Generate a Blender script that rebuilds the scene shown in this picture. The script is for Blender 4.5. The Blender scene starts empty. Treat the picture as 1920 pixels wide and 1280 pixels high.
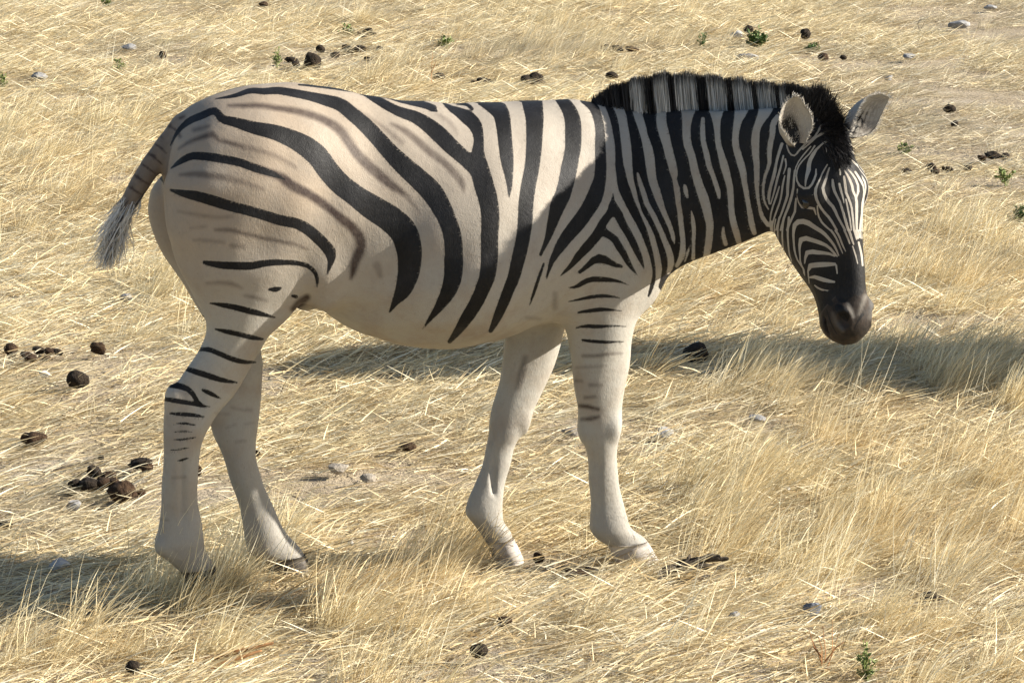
import bpy, bmesh, math, random
import numpy as np
from mathutils import Vector, Matrix

random.seed(7)
RNG = np.random.default_rng(11)
scene = bpy.context.scene
rad = math.radians

# ------------------------------------------------------------------ camera
CAM = np.array([0.0, -8.5, 2.6])
PITCH = rad(13.0)
FPX = 6000.0                                   # focal length for a 1920 wide picture
cam_data = bpy.data.cameras.new('camera')
cam_data.sensor_width = 36.0
cam_data.lens = FPX / 1920.0 * 36.0
cam_data.clip_start = 0.1
cam_data.clip_end = 3000.0
cam = bpy.data.objects.new('camera', cam_data)
cam.location = CAM
cam.rotation_euler = (rad(90) - PITCH, 0, 0)
scene.collection.objects.link(cam)
scene.camera = cam

# ------------------------------------------------------------------ sky, sun, exposure
SUN_EL, SUN_AZ = rad(25.5), rad(6.0)           # azimuth from +x towards +y
world = bpy.data.worlds.new('World')
scene.world = world
world.use_nodes = True
wn, wl = world.node_tree.nodes, world.node_tree.links
wn.clear()
sky = wn.new('ShaderNodeTexSky')
sky.sky_type = 'NISHITA'
sky.sun_disc = False
sky.sun_elevation = SUN_EL
sky.sun_rotation = rad(90) - SUN_AZ
bg = wn.new('ShaderNodeBackground')
bg.inputs['Strength'].default_value = 0.062
wo = wn.new('ShaderNodeOutputWorld')
wl.new(sky.outputs[0], bg.inputs[0])
wl.new(bg.outputs[0], wo.inputs[0])
sun_dir = Vector((math.cos(SUN_EL) * math.cos(SUN_AZ), math.cos(SUN_EL) * math.sin(SUN_AZ), math.sin(SUN_EL)))
sd = bpy.data.lights.new('sun', 'SUN')
sd.energy = 5.0
sd.angle = rad(0.53)
sd.color = (1.0, 0.94, 0.83)
sun = bpy.data.objects.new('sun', sd)
sun.rotation_euler = sun_dir.to_track_quat('Z', 'Y').to_euler()
sun.location = sun_dir * 60
scene.collection.objects.link(sun)
scene.render.engine = 'CYCLES'
scene.cycles.max_bounces = 4
scene.cycles.diffuse_bounces = 3
scene.cycles.glossy_bounces = 1
scene.cycles.transmission_bounces = 2
scene.view_settings.view_transform = 'Standard'
scene.view_settings.look = 'None'
scene.view_settings.gamma = 1.0
scene.view_settings.use_curve_mapping = False
scene.view_settings.exposure = 1.27

# ------------------------------------------------------------------ helpers
C_F = np.array([0, math.cos(PITCH), -math.sin(PITCH)])
C_R = np.array([1.0, 0, 0])
C_U = np.array([0, math.sin(PITCH), math.cos(PITCH)])

def ray(u, v):
    return C_F + C_R * ((u - 960) / FPX) + C_U * ((640 - v) / FPX)

def ground_z(x, y):
    return (0.012 * np.sin(1.7 * x + 0.4 * y + 1.0) + 0.010 * np.sin(0.8 * x - 1.3 * y)
            + 0.007 * np.sin(3.1 * x + 2.3 * y + 2.0) + 0.006 * np.sin(5.3 * y - 2.2 * x)
            - 0.030 * np.exp(-(((x - 0.15) / 0.55)**2 + ((y - 0.10) / 0.5)**2))
            + 0.034 * np.exp(-(((x + 0.81) / 0.30)**2 + ((y + 0.33) / 0.16)**2)))

def on_ground(u, v):
    """the spot of the ground that lies behind a point of the photograph"""
    d = ray(u, v)
    t = -CAM[2] / d[2]
    p = CAM + d * t
    return np.array([p[0], p[1], float(ground_z(p[0], p[1]))])

def project(P):
    q = P - CAM
    z = q @ C_F
    return 960 + FPX * (q @ C_R) / z, 640 - FPX * (q @ C_U) / z

KEEP_CLEAR = []                                # spots where things lie, kept free of tall grass

def mpp(p):
    """metres per photograph pixel at a place"""
    return float((np.asarray(p) - CAM) @ C_F) / FPX

# the zebra's own frame: X forward, Y to its left (away from the camera), Z up
ZA = rad(17.0)
ZO = np.array([-0.32, -0.05, 0.0])
ZX = np.array([math.cos(ZA), math.sin(ZA), 0]); ZY = np.array([-math.sin(ZA), math.cos(ZA), 0]); ZZ = np.array([0, 0, 1.0])

def to_local(P):
    q = np.asarray(P) - ZO
    return np.stack([q @ ZX, q @ ZY, q @ ZZ], -1)

def to_world(P):
    P = np.asarray(P)
    return ZO + P[..., :1] * ZX + P[..., 1:2] * ZY + P[..., 2:3] * ZZ

def loc_at(u, v, Y):
    """local point seen at (u, v) in the plane parallel to the zebra's side at distance Y"""
    d = ray(u, v)
    t = (Y - (CAM - ZO) @ ZY) / (d @ ZY)
    return to_local(CAM + d * t)

def mesh_obj(name, verts, faces, mat=None, parent=None, smooth=True, loc=None):
    me = bpy.data.meshes.new(name)
    if isinstance(faces, np.ndarray):
        n, k = faces.shape
        me.vertices.add(len(verts)); me.vertices.foreach_set('co', np.asarray(verts, np.float32).ravel())
        me.loops.add(n * k); me.loops.foreach_set('vertex_index', faces.astype(np.int32).ravel())
        me.polygons.add(n)
        me.polygons.foreach_set('loop_start', np.arange(0, n * k, k, dtype=np.int32))
        me.update(calc_edges=True); me.validate()
    else:
        me.from_pydata([tuple(v) for v in verts], [], faces)
    if smooth:
        me.polygons.foreach_set('use_smooth', np.ones(len(me.polygons), bool))
    if mat: me.materials.append(mat)
    me.update()
    o = bpy.data.objects.new(name, me)
    scene.collection.objects.link(o)
    if parent: o.parent = parent
    if loc is not None: o.location = loc
    return o

def add_attr(me, name, vals):
    a = me.attributes.new(name, 'FLOAT', 'POINT')
    a.data.foreach_set('value', np.asarray(vals, np.float32))

def tag(o, label=None, cat=None, group=None, kind=None):
    if label: o['label'] = label
    if cat: o['category'] = cat
    if group: o['group'] = group
    if kind: o['kind'] = kind
    return o

def empty(name, loc, rz=0.0):
    o = bpy.data.objects.new(name, None)
    o.empty_display_size = 0.1
    o.location = loc
    o.rotation_euler = (0, 0, rz)
    scene.collection.objects.link(o)
    return o

def new_mat(name):
    m = bpy.data.materials.new(name)
    m.use_nodes = True
    nt = m.node_tree
    nt.nodes.clear()
    out = nt.nodes.new('ShaderNodeOutputMaterial')
    return m, nt, out

class NT:
    """small helper for node trees"""
    def __init__(s, nt): s.nt = nt
    def n(s, t, **kw):
        nd = s.nt.nodes.new(t)
        for k, v in kw.items(): setattr(nd, k, v)
        return nd
    def link(s, a, b): s.nt.links.new(a, b)
    def val(s, sock, v):
        if hasattr(v, 'is_linked') or isinstance(v, bpy.types.NodeSocket): s.link(v, sock)
        else: sock.default_value = v
    def math(s, op, a, b=None, c=None, clamp=False):
        nd = s.n('ShaderNodeMath', operation=op, use_clamp=clamp)
        s.val(nd.inputs[0], a)
        if b is not None: s.val(nd.inputs[1], b)
        if c is not None: s.val(nd.inputs[2], c)
        return nd.outputs[0]
    def mix(s, f, a, b):
        nd = s.n('ShaderNodeMix', data_type='RGBA')
        s.val(nd.inputs[0], f)
        for sock, v in ((nd.inputs[6], a), (nd.inputs[7], b)):
            if isinstance(v, tuple): sock.default_value = v if len(v) == 4 else v + (1,)
            else: s.link(v, sock)
        return nd.outputs[2]
    def attr(s, name):
        return s.n('ShaderNodeAttribute', attribute_name=name).outputs['Fac']
    def noise(s, vec, scale, detail=3.0, rough=0.55):
        nd = s.n('ShaderNodeTexNoise')
        nd.inputs['Scale'].default_value = scale
        nd.inputs['Detail'].default_value = detail
        nd.inputs['Roughness'].default_value = rough
        if vec is not None: s.link(vec, nd.inputs['Vector'])
        return nd.outputs['Fac']
    def step(s, v, lo, hi):
        nd = s.n('ShaderNodeMapRange', interpolation_type='SMOOTHSTEP')
        s.val(nd.inputs[0], v); s.val(nd.inputs[1], lo); s.val(nd.inputs[2], hi)
        return nd.outputs[0]

def ramp(h, fac, stops):
    nd = h.n('ShaderNodeValToRGB')
    cr = nd.color_ramp
    while len(cr.elements) < len(stops): cr.elements.new(0.5)
    for e, (p, c) in zip(cr.elements, stops):
        e.position = p; e.color = c + (1,)
    h.link(fac, nd.inputs[0])
    return nd.outputs[0]

# ------------------------------------------------------------------ materials
def coat_material():
    m, nt, out = new_mat('zebra_coat'); h = NT(nt)
    tc = h.n('ShaderNodeTexCoord').outputs['Object']
    mp = h.n('ShaderNodeMapping'); mp.inputs['Scale'].default_value = (1, 1, 0.22); h.link(tc, mp.inputs[0])
    fib = h.noise(mp.outputs[0], 420, 2)
    mid = h.noise(tc, 55, 3)
    big = h.noise(tc, 7, 4, 0.6)
    st = h.math('ADD', h.attr('stripe'), h.math('MULTIPLY', h.math('SUBTRACT', fib, 0.5), 0.35))
    st = h.math('ADD', st, h.math('MULTIPLY', h.math('SUBTRACT', mid, 0.5), 0.16))
    st = h.step(st, 0.36, 0.64)
    white = h.mix(h.attr('tan'), (0.395, 0.372, 0.328), (0.345, 0.275, 0.205))
    white = h.mix(h.step(big, 0.42, 0.75), white, (0.335, 0.285, 0.23))
    white = h.mix(h.math('MULTIPLY', h.step(mid, 0.5, 0.85), 0.25), white, (0.225, 0.19, 0.155))
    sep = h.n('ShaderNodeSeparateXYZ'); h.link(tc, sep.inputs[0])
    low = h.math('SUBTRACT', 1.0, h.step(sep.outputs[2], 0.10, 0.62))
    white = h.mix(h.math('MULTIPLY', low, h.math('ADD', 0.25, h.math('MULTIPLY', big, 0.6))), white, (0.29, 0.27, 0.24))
    flk = h.step(h.noise(tc, 130, 2), 0.66, 0.74)
    white = h.mix(h.math('MULTIPLY', flk, 0.22), white, (0.16, 0.125, 0.10))
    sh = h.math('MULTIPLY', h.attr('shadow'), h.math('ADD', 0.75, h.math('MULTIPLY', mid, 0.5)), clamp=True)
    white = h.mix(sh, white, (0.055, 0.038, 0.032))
    black = h.mix(h.step(big, 0.35, 0.75), (0.005, 0.005, 0.0055), (0.015, 0.015, 0.017))
    black = h.mix(h.math('MULTIPLY', h.step(mid, 0.55, 0.8), 0.35), black, (0.034, 0.033, 0.033))
    mz = h.attr('muzzle')
    muz = h.mix(h.step(h.noise(tc, 30, 3), 0.3, 0.75), (0.015, 0.0125, 0.011), (0.042, 0.031, 0.025))
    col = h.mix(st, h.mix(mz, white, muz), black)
    col = h.mix(h.math('MULTIPLY', h.math('SUBTRACT', fib, 0.35, clamp=True), 0.45), col, h.mix(0.5, col, (0.10, 0.085, 0.07)))
    b = h.n('ShaderNodeBsdfPrincipled')
    h.link(col, b.inputs['Base Color'])
    b.inputs['Roughness'].default_value = 0.55
    b.inputs['Specular IOR Level'].default_value = 0.18
    b.inputs['Sheen Weight'].default_value = 0.0
    b.inputs['Sheen Roughness'].default_value = 0.5
    bp = h.n('ShaderNodeBump'); bp.inputs['Strength'].default_value = 0.35; bp.inputs['Distance'].default_value = 0.004
    h.link(h.math('ADD', h.math('MULTIPLY', fib, 0.5), h.math('MULTIPLY', mid, 0.8)), bp.inputs['Height'])
    h.link(bp.outputs[0], b.inputs['Normal'])
    h.link(b.outputs[0], out.inputs[0])
    return m

def hair_material(name, light, dark, attr='stripe'):
    m, nt, out = new_mat(name); h = NT(nt)
    a = h.attr(attr)
    r = h.attr('tone')
    lc = h.mix(r, light, tuple(c * 0.75 for c in light))
    dc = h.mix(r, dark, tuple(min(1, c * 2.4) for c in dark))
    col = h.mix(a, lc, dc)
    b = h.n('ShaderNodeBsdfPrincipled')
    h.link(col, b.inputs['Base Color'])
    b.inputs['Roughness'].default_value = 0.5
    b.inputs['Specular IOR Level'].default_value = 0.3
    h.link(b.outputs[0], out.inputs[0])
    return m

def simple_mat(name, c1, c2, scale=30, rough=0.9, bump=0.4, dist=0.01, spec=0.2):
    m, nt, out = new_mat(name); h = NT(nt)
    tc = h.n('ShaderNodeTexCoord').outputs['Object']
    n1 = h.noise(tc, scale, 5, 0.65)
    col = h.mix(h.step(n1, 0.3, 0.7), c1, c2)
    b = h.n('ShaderNodeBsdfPrincipled')
    h.link(col, b.inputs['Base Color'])
    b.inputs['Roughness'].default_value = rough
    b.inputs['Specular IOR Level'].default_value = spec
    bp = h.n('ShaderNodeBump'); bp.inputs['Strength'].default_value = bump; bp.inputs['Distance'].default_value = dist
    h.link(n1, bp.inputs['Height']); h.link(bp.outputs[0], b.inputs['Normal'])
    h.link(b.outputs[0], out.inputs[0])
    return m

def straw_material():
    m, nt, out = new_mat('dry_straw'); h = NT(nt)
    pos = h.n('ShaderNodeNewGeometry').outputs['Position']
    tone = h.attr('tone')
    big = h.noise(pos, 0.9, 3, 0.6)
    t = h.math('ADD', tone, h.math('MULTIPLY', h.math('SUBTRACT', big, 0.5), 0.7), clamp=True)
    col = ramp(h, t, [(0.0, (0.26, 0.185, 0.095)), (0.15, (0.50, 0.37, 0.19)), (0.4, (0.76, 0.625, 0.365)), (0.7, (0.86, 0.755, 0.50)), (1.0, (0.88, 0.825, 0.645))])
    bare = h.n('ShaderNodeAttribute', attribute_name='bare', attribute_type='INSTANCER').outputs['Fac']
    grey = h.math('ADD', h.math('MULTIPLY', h.step(h.noise(pos, 0.55, 4, 0.65), 0.55, 0.74), 0.4), h.math('MULTIPLY', bare, 0.6), clamp=True)
    col = h.mix(grey, col, h.mix(tone, (0.24, 0.205, 0.155), (0.62, 0.55, 0.43)))
    gold = h.n('ShaderNodeAttribute', attribute_name='gold', attribute_type='INSTANCER').outputs['Fac']
    col = h.mix(h.math('MULTIPLY', gold, 0.40), col, h.mix(tone, (0.52, 0.335, 0.13), (0.78, 0.60, 0.32)))
    col = h.mix(h.math('MULTIPLY', h.attr('green'), 0.6), col, (0.20, 0.22, 0.07))
    d = h.n('ShaderNodeBsdfPrincipled')
    h.link(col, d.inputs['Base Color']); d.inputs['Roughness'].default_value = 0.5
    d.inputs['Specular IOR Level'].default_value = 0.3
    tr = h.n('ShaderNodeBsdfTranslucent'); h.link(col, tr.inputs[0])
    mx = h.n('ShaderNodeMixShader'); mx.inputs[0].default_value = 0.27
    h.link(d.outputs[0], mx.inputs[1]); h.link(tr.outputs[0], mx.inputs[2])
    h.link(mx.outputs[0], out.inputs[0])
    return m

def ground_material():
    m, nt, out = new_mat('dusty_ground'); h = NT(nt)
    pos = h.n('ShaderNodeNewGeometry').outputs['Position']
    n1 = h.noise(pos, 3.0, 6, 0.65)
    n2 = h.noise(pos, 60.0, 4, 0.7)
    n3 = h.noise(pos, 0.5, 4, 0.6)
    col = h.mix(h.step(n1, 0.35, 0.7), (0.33, 0.265, 0.185), (0.45, 0.37, 0.265))
    col = h.mix(h.step(n3, 0.5, 0.72), col, (0.40, 0.355, 0.295))
    col = h.mix(h.math('MULTIPLY', h.step(n2, 0.5, 0.75), 0.6), col, (0.19, 0.145, 0.10))
    b = h.n('ShaderNodeBsdfPrincipled')
    h.link(col, b.inputs['Base Color']); b.inputs['Roughness'].default_value = 0.95
    b.inputs['Specular IOR Level'].default_value = 0.1
    bp = h.n('ShaderNodeBump'); bp.inputs['Strength'].default_value = 0.8; bp.inputs['Distance'].default_value = 0.02
    h.link(h.math('ADD', n2, n1), bp.inputs['Height']); h.link(bp.outputs[0], b.inputs['Normal'])
    h.link(b.outputs[0], out.inputs[0])
    return m

M_COAT = coat_material()
M_MANE = hair_material('mane_hair', (0.62, 0.60, 0.56), (0.009, 0.008, 0.008))
M_TAIL = hair_material('tail_hair', (0.78, 0.74, 0.67), (0.03, 0.027, 0.026))
M_HOOF = simple_mat('hoof_horn', (0.045, 0.038, 0.032), (0.11, 0.095, 0.08), 40, 0.55, 0.3, 0.004)
M_HOOFP = simple_mat('pale_dusty_hoof_horn', (0.46, 0.42, 0.38), (0.36, 0.32, 0.28), 40, 0.7, 0.3, 0.004)
M_EYE = simple_mat('eye_dark', (0.006, 0.005, 0.005), (0.012, 0.009, 0.007), 10, 0.08, 0.0, 0.001, 0.6)
M_DUNG = simple_mat('dung_dark', (0.016, 0.012, 0.009), (0.045, 0.032, 0.021), 70, 0.95, 1.0, 0.02)
M_DUNGB = simple_mat('dung_brown', (0.026, 0.014, 0.008), (0.075, 0.045, 0.025), 70, 0.95, 1.0, 0.02)
M_STONE = simple_mat('stone_grey', (0.19, 0.185, 0.185), (0.33, 0.32, 0.31), 25, 0.85, 0.6, 0.01)
M_STONEW = simple_mat('stone_white', (0.33, 0.32, 0.31), (0.48, 0.465, 0.44), 25, 0.85, 0.6, 0.01)
M_STONEB = simple_mat('stone_blue_grey', (0.10, 0.11, 0.135), (0.19, 0.20, 0.23), 25, 0.8, 0.6, 0.01)
M_CLOD = simple_mat('soil_clod', (0.22, 0.19, 0.155), (0.33, 0.29, 0.24), 30, 0.95, 0.8, 0.01)
M_LEAF = simple_mat('weed_leaf', (0.055, 0.10, 0.03), (0.12, 0.17, 0.055), 20, 0.6, 0.2, 0.004)
M_LEAFL = simple_mat('weed_leaf_pale', (0.14, 0.19, 0.055), (0.22, 0.25, 0.09), 20, 0.6, 0.2, 0.004)
M_WOOD = simple_mat('dead_wood', (0.03, 0.024, 0.018), (0.10, 0.08, 0.06), 45, 0.9, 0.8, 0.01)
M_RUST = simple_mat('rusty_dry_stem', (0.20, 0.095, 0.04), (0.30, 0.16, 0.07), 45, 0.9, 0.5, 0.006)
M_STRAW = straw_material()
M_GROUND = ground_material()

# ------------------------------------------------------------------ ground
def build_ground():
    a = np.concatenate([[-600, -250, -100, -40, -20], np.arange(-12, 12.01, 0.15), [20, 40, 100, 250, 600]])
    b = np.concatenate([[-600, -250, -100, -40, -20], np.arange(-10, 24.01, 0.15), [40, 100, 250, 600, 1200]])
    X, Y = np.meshgrid(a, b, indexing='ij')
    Z = ground_z(X, Y) * ((np.abs(X) < 13) & (Y < 25) & (Y > -11))
    n, m = X.shape
    idx = np.arange(n * m).reshape(n, m)
    f = np.stack([idx[:-1, :-1], idx[1:, :-1], idx[1:, 1:], idx[:-1, 1:]], -1).reshape(-1, 4)
    o = mesh_obj('ground', np.stack([X, Y, Z], -1).reshape(-1, 3), f, M_GROUND)
    tag(o, kind='structure')
build_ground()
# ------------------------------------------------------------------ zebra body as one smooth field
VOX = 0.0048

def catmull(xs, ys, xq):
    xs = np.asarray(xs, float); ys = np.asarray(ys, float)
    m = np.gradient(ys, xs)
    i = np.clip(np.searchsorted(xs, xq) - 1, 0, len(xs) - 2)
    hh = xs[i + 1] - xs[i]
    t = np.clip((xq - xs[i]) / hh, 0, 1)
    return ((2 * t**3 - 3 * t**2 + 1) * ys[i] + (t**3 - 2 * t**2 + t) * hh * m[i]
            + (-2 * t**3 + 3 * t**2) * ys[i + 1] + (t**3 - t**2) * hh * m[i + 1])

def ell(a, b, ra, rb, p=2.0):
    """rough distance to an ellipse of radii ra, rb"""
    A, B = np.abs(a / ra), np.abs(b / rb)
    k0 = (A**p + B**p) ** (1.0 / p) + 1e-6
    k1 = np.sqrt((A / ra)**2 + (B / rb)**2) + 1e-6
    return k0 * (k0 - 1) / k1 if p == 2.0 else (k0 - 1) * np.minimum(ra, rb)

class Tube:
    """elliptical tube along axis 0 ('x', sections in y/z) or axis 2 ('z', sections in x/y)"""
    def __init__(s, axis, keys, cols, k=0.04, egg=None, n=600):
        s.axis, s.k = axis, k
        keys = np.asarray(keys, float)
        o = np.argsort(keys); keys = keys[o]
        cols = [np.asarray(c, float)[o] for c in cols]
        s.t = np.linspace(keys[0], keys[-1], n)
        s.c = [catmull(keys, c, s.t) for c in cols]       # x: yc, zc, ry, rz, egg   z: xc, yc, rx, ry
        r1, r2 = s.c[2], s.c[3]
        np.maximum(r1, 0.006, out=r1); np.maximum(r2, 0.006, out=r2)
        lo = [None] * 3; hi = [None] * 3
        lo[axis], hi[axis] = s.t[0], s.t[-1]
        oth = [1, 2] if axis == 0 else [0, 1]
        for q, ax in enumerate(oth):
            lo[ax] = (s.c[q] - s.c[q + 2] * 1.3).min(); hi[ax] = (s.c[q] + s.c[q + 2] * 1.3).max()
        s.lo, s.hi = np.array(lo), np.array(hi)
    def at(s, q, i): return np.interp(q, s.t, s.c[i])
    def __call__(s, x, y, z):
        q = x if s.axis == 0 else z
        c0, c1, r0, r1 = (s.at(q, i) for i in range(4))
        if s.axis == 0:
            v = (z - c1) / r1
            g = s.at(q, 4)
            w = r0 * (1 - g * np.clip(v, -1.2, 1.2))
            d = ell(y - c0, z - c1, w, r1)
        else:
            d = ell(x - c0, y - c1, r0, r1)
        e = q - np.clip(q, s.t[0], s.t[-1])
        return np.where(e == 0, d, np.sqrt(np.maximum(d, 0)**2 + e * e) + 0 * d)

class Blob:
    def __init__(s, c, r, k=0.04, rot=None, cut=False):
        s.c, s.r, s.k, s.cut = np.asarray(c, float), np.asarray(r, float), k, cut
        s.R = np.eye(3) if rot is None else np.asarray(rot, float)      # rows: own axes
        m = s.r.max() * 1.2
        s.lo, s.hi = s.c - m, s.c + m
    def __call__(s, x, y, z):
        X, Y, Z = x - s.c[0], y - s.c[1], z - s.c[2]
        p = [s.R[i, 0] * X + s.R[i, 1] * Y + s.R[i, 2] * Z for i in range(3)]
        k0 = np.sqrt(sum((p[i] / s.r[i])**2 for i in range(3))) + 1e-6
        k1 = np.sqrt(sum((p[i] / s.r[i]**2)**2 for i in range(3))) + 1e-6
        return k0 * (k0 - 1) / k1

class Chain:
    def __init__(s, pts, rs, k=0.03):
        s.p, s.r, s.k = np.asarray(pts, float), np.asarray(rs, float), k
        s.lo, s.hi = (s.p - s.r[:, None] * 1.3).min(0), (s.p + s.r[:, None] * 1.3).max(0)
    def __call__(s, x, y, z):
        d = None
        for a, b, ra, rb in zip(s.p[:-1], s.p[1:], s.r[:-1], s.r[1:]):
            ab = b - a
            t = np.clip(((x - a[0]) * ab[0] + (y - a[1]) * ab[1] + (z - a[2]) * ab[2]) / (ab @ ab), 0, 1)
            e = np.sqrt((x - a[0] - t * ab[0])**2 + (y - a[1] - t * ab[1])**2 + (z - a[2] - t * ab[2])**2) - (ra + (rb - ra) * t)
            d = e if d is None else np.minimum(d, e)
        return d

# ---- trunk and neck: u, top, bottom, lateral centre, half width, egg
TR = np.array([
    (306, 275, 335, 0.00, 0.030, 0.0),
    (318, 250, 400, 0.00, 0.085, 0.0),
    (345, 217, 450, 0.00, 0.150, 0.05),
    (390, 184, 480, 0.00, 0.195, 0.10),
    (450, 165, 500, 0.00, 0.225, 0.12),
    (520, 156, 530, 0.00, 0.240, 0.12),
    (600, 162, 582, 0.00, 0.236, 0.12),
    (680, 177, 626, 0.00, 0.240, 0.13),
    (770, 190, 645, 0.00, 0.275, 0.14),
    (860, 196, 640, 0.00, 0.300, 0.15),
    (940, 193, 622, 0.00, 0.282, 0.17),
    (1020, 188, 600, 0.00, 0.238, 0.20),
    (1090, 188, 590, 0.00, 0.205, 0.24),
    (1150, 196, 590, -0.006, 0.175, 0.26),
    (1200, 206, 566, -0.030, 0.145, 0.24),
    (1250, 208, 516, -0.075, 0.118, 0.18),
    (1300, 208, 489, -0.135, 0.102, 0.12),
    (1350, 207, 470, -0.205, 0.092, 0.08),
    (1400, 205, 450, -0.272, 0.086, 0.05),
    (1440, 204, 432, -0.325, 0.082, 0.02),
    (1480, 206, 400, -0.372, 0.078, 0.0),
    (1515, 216, 350, -0.405, 0.062, 0.0),
    (1535, 235, 310, -0.418, 0.040, 0.0)])
rows = []
for u, vt, vb, yc, hw, eg in TR:
    a, b = loc_at(u, vt, yc), loc_at(u, vb, yc)
    rows.append(((a[0] + b[0]) / 2, yc, (a[2] + b[2]) / 2, hw, (a[2] - b[2]) / 2, eg))
rows = np.array(rows)
TRUNK = Tube(0, rows[:, 0], [rows[:, i] for i in range(1, 6)], k=0.0)

def leg(table, k=0.05):
    """rows: v, u left, u right, lateral centre, lateral half width"""
    zs, cs = [], []
    for v, ul, ur, yc, ry in table:
        a, b = loc_at(ul, v, yc), loc_at(ur, v, yc)
        zs.append((a[2] + b[2]) / 2); cs.append(((a[0] + b[0]) / 2, yc, (b[0] - a[0]) / 2, ry))
    cs = np.array(cs)
    return Tube(2, zs, [cs[:, i] for i in range(4)], k=k)

NH = leg([(285, 400, 500, -0.12, 0.04), (305, 350, 540, -0.125, 0.08), (330, 322, 570, -0.128, 0.105), (370, 313, 600, -0.13, 0.118), (420, 313, 618, -0.13, 0.120),
          (460, 323, 622, -0.13, 0.115), (500, 339, 610, -0.13, 0.108), (540, 360, 584, -0.128, 0.095), (575, 377, 556, -0.126, 0.080),
          (600, 385, 535, -0.125, 0.070), (630, 384, 506, -0.124, 0.058), (660, 371, 490, -0.123, 0.050), (690, 349, 472, -0.122, 0.044),
          (720, 329, 453, -0.121, 0.042), (745, 312, 437, -0.12, 0.042), (775, 307, 413, -0.12, 0.042), (805, 307, 394, -0.12, 0.041),
          (835, 307, 379, -0.12, 0.037), (870, 306, 371, -0.12, 0.033), (910, 304, 370, -0.12, 0.031), (950, 302, 372, -0.12, 0.032),
          (985, 298, 377, -0.12, 0.037), (1012, 294, 381, -0.12, 0.040), (1034, 297, 384, -0.12, 0.037), (1052, 316, 394, -0.12, 0.034), (1068, 337, 401, -0.12, 0.034)])
FH = leg([(305, 330, 560, 0.125, 0.06), (335, 290, 580, 0.128, 0.100), (375, 276, 600, 0.13, 0.116), (420, 285, 615, 0.13, 0.118),
          (460, 302, 620, 0.125, 0.112), (500, 326, 612, 0.115, 0.104), (540, 350, 590, 0.105, 0.090), (575, 373, 558, 0.095, 0.078),
          (605, 390, 530, 0.085, 0.066), (640, 398, 494, 0.075, 0.054), (690, 400, 491, 0.062, 0.046), (740, 398, 488, 0.05, 0.043), (770, 397, 486, 0.045, 0.043),
          (805, 399, 484, 0.04, 0.042), (835, 410, 481, 0.036, 0.039), (862, 421, 480, 0.032, 0.036), (890, 432, 487, 0.03, 0.032), (920, 442, 499, 0.03, 0.031), (950, 449, 512, 0.03, 0.031),
          (980, 455, 527, 0.028, 0.034), (1010, 460, 545, 0.026, 0.037), (1034, 472, 563, 0.025, 0.037), (1046, 498, 571, 0.024, 0.033)])
NF = leg([(330, 1085, 1200, -0.085, 0.05), (370, 1070, 1225, -0.09, 0.075), (420, 1056, 1235, -0.095, 0.088), (470, 1046, 1230, -0.10, 0.090), (520, 1045, 1222, -0.105, 0.086), (560, 1050, 1213, -0.11, 0.078),
          (600, 1060, 1194, -0.112, 0.068), (640, 1067, 1185, -0.112, 0.060), (680, 1072, 1179, -0.112, 0.053), (720, 1078, 1171, -0.112, 0.047),
          (760, 1083, 1165, -0.112, 0.044), (800, 1085, 1163, -0.112, 0.043), (830, 1095, 1159, -0.112, 0.038), (860, 1102, 1155, -0.112, 0.032),
          (900, 1105, 1158, -0.112, 0.029), (940, 1107, 1167, -0.112, 0.031), (970, 1107, 1175, -0.112, 0.037), (992, 1109, 1185, -0.112, 0.038),
          (1008, 1122, 1203, -0.112, 0.034), (1020, 1140, 1213, -0.112, 0.033)])
FFL = leg([(480, 960, 1110, 0.10, 0.06), (540, 955, 1090, 0.098, 0.075), (580, 955, 1072, 0.09, 0.070), (610, 953, 1060, 0.085, 0.064), (640, 948, 1052, 0.078, 0.058), (680, 942, 1038, 0.07, 0.052),
          (720, 935, 1021, 0.06, 0.047), (760, 926, 1005, 0.05, 0.044), (790, 921, 993, 0.045, 0.043), (815, 918, 976, 0.04, 0.041), (835, 912, 965, 0.036, 0.034),
          (870, 903, 955, 0.03, 0.030), (905, 890, 946, 0.025, 0.029), (935, 879, 943, 0.02, 0.034), (960, 875, 942, 0.018, 0.038), (980, 889, 944, 0.016, 0.036),
          (1000, 905, 959, 0.015, 0.032), (1014, 912, 963, 0.015, 0.031)])

# ---- head in a frame of its own: t down the face, f out of the forehead, l towards the camera side
HEAD_U, HEAD_V, HEAD_Y = 1537, 222, -0.415
HYAW, HPSI = rad(-53.0), rad(14.0)
nh = np.array([math.cos(HYAW), math.sin(HYAW), 0])
HD_w = nh * math.sin(HPSI) + np.array([0, 0, -math.cos(HPSI)])
HN_w = nh * math.cos(HPSI) + np.array([0, 0, math.sin(HPSI)])
def dir_local(d): return np.array([d @ ZX, d @ ZY, d @ ZZ])
HD, HN = dir_local(HD_w), dir_local(HN_w)
HL = np.cross(HN, HD)
if to_world(HL[None])[0][1] - ZO[1] > 0: HL = -HL
HP = loc_at(HEAD_U, HEAD_V, HEAD_Y)
HT = np.array([   # t, front, back, half width
    (-0.035, 0.020, -0.050, 0.030), (0.0, 0.050, -0.110, 0.062), (0.05, 0.070, -0.145, 0.084), (0.11, 0.083, -0.175, 0.098), (0.17, 0.088, -0.190, 0.104),
    (0.22, 0.088, -0.205, 0.104), (0.28, 0.084, -0.210, 0.095), (0.34, 0.077, -0.185, 0.081), (0.40, 0.069, -0.145, 0.070), (0.46, 0.062, -0.104, 0.063),
    (0.51, 0.060, -0.084, 0.068), (0.55, 0.054, -0.076, 0.069), (0.585, 0.032, -0.048, 0.050), (0.603, 0.008, -0.022, 0.026)])

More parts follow.
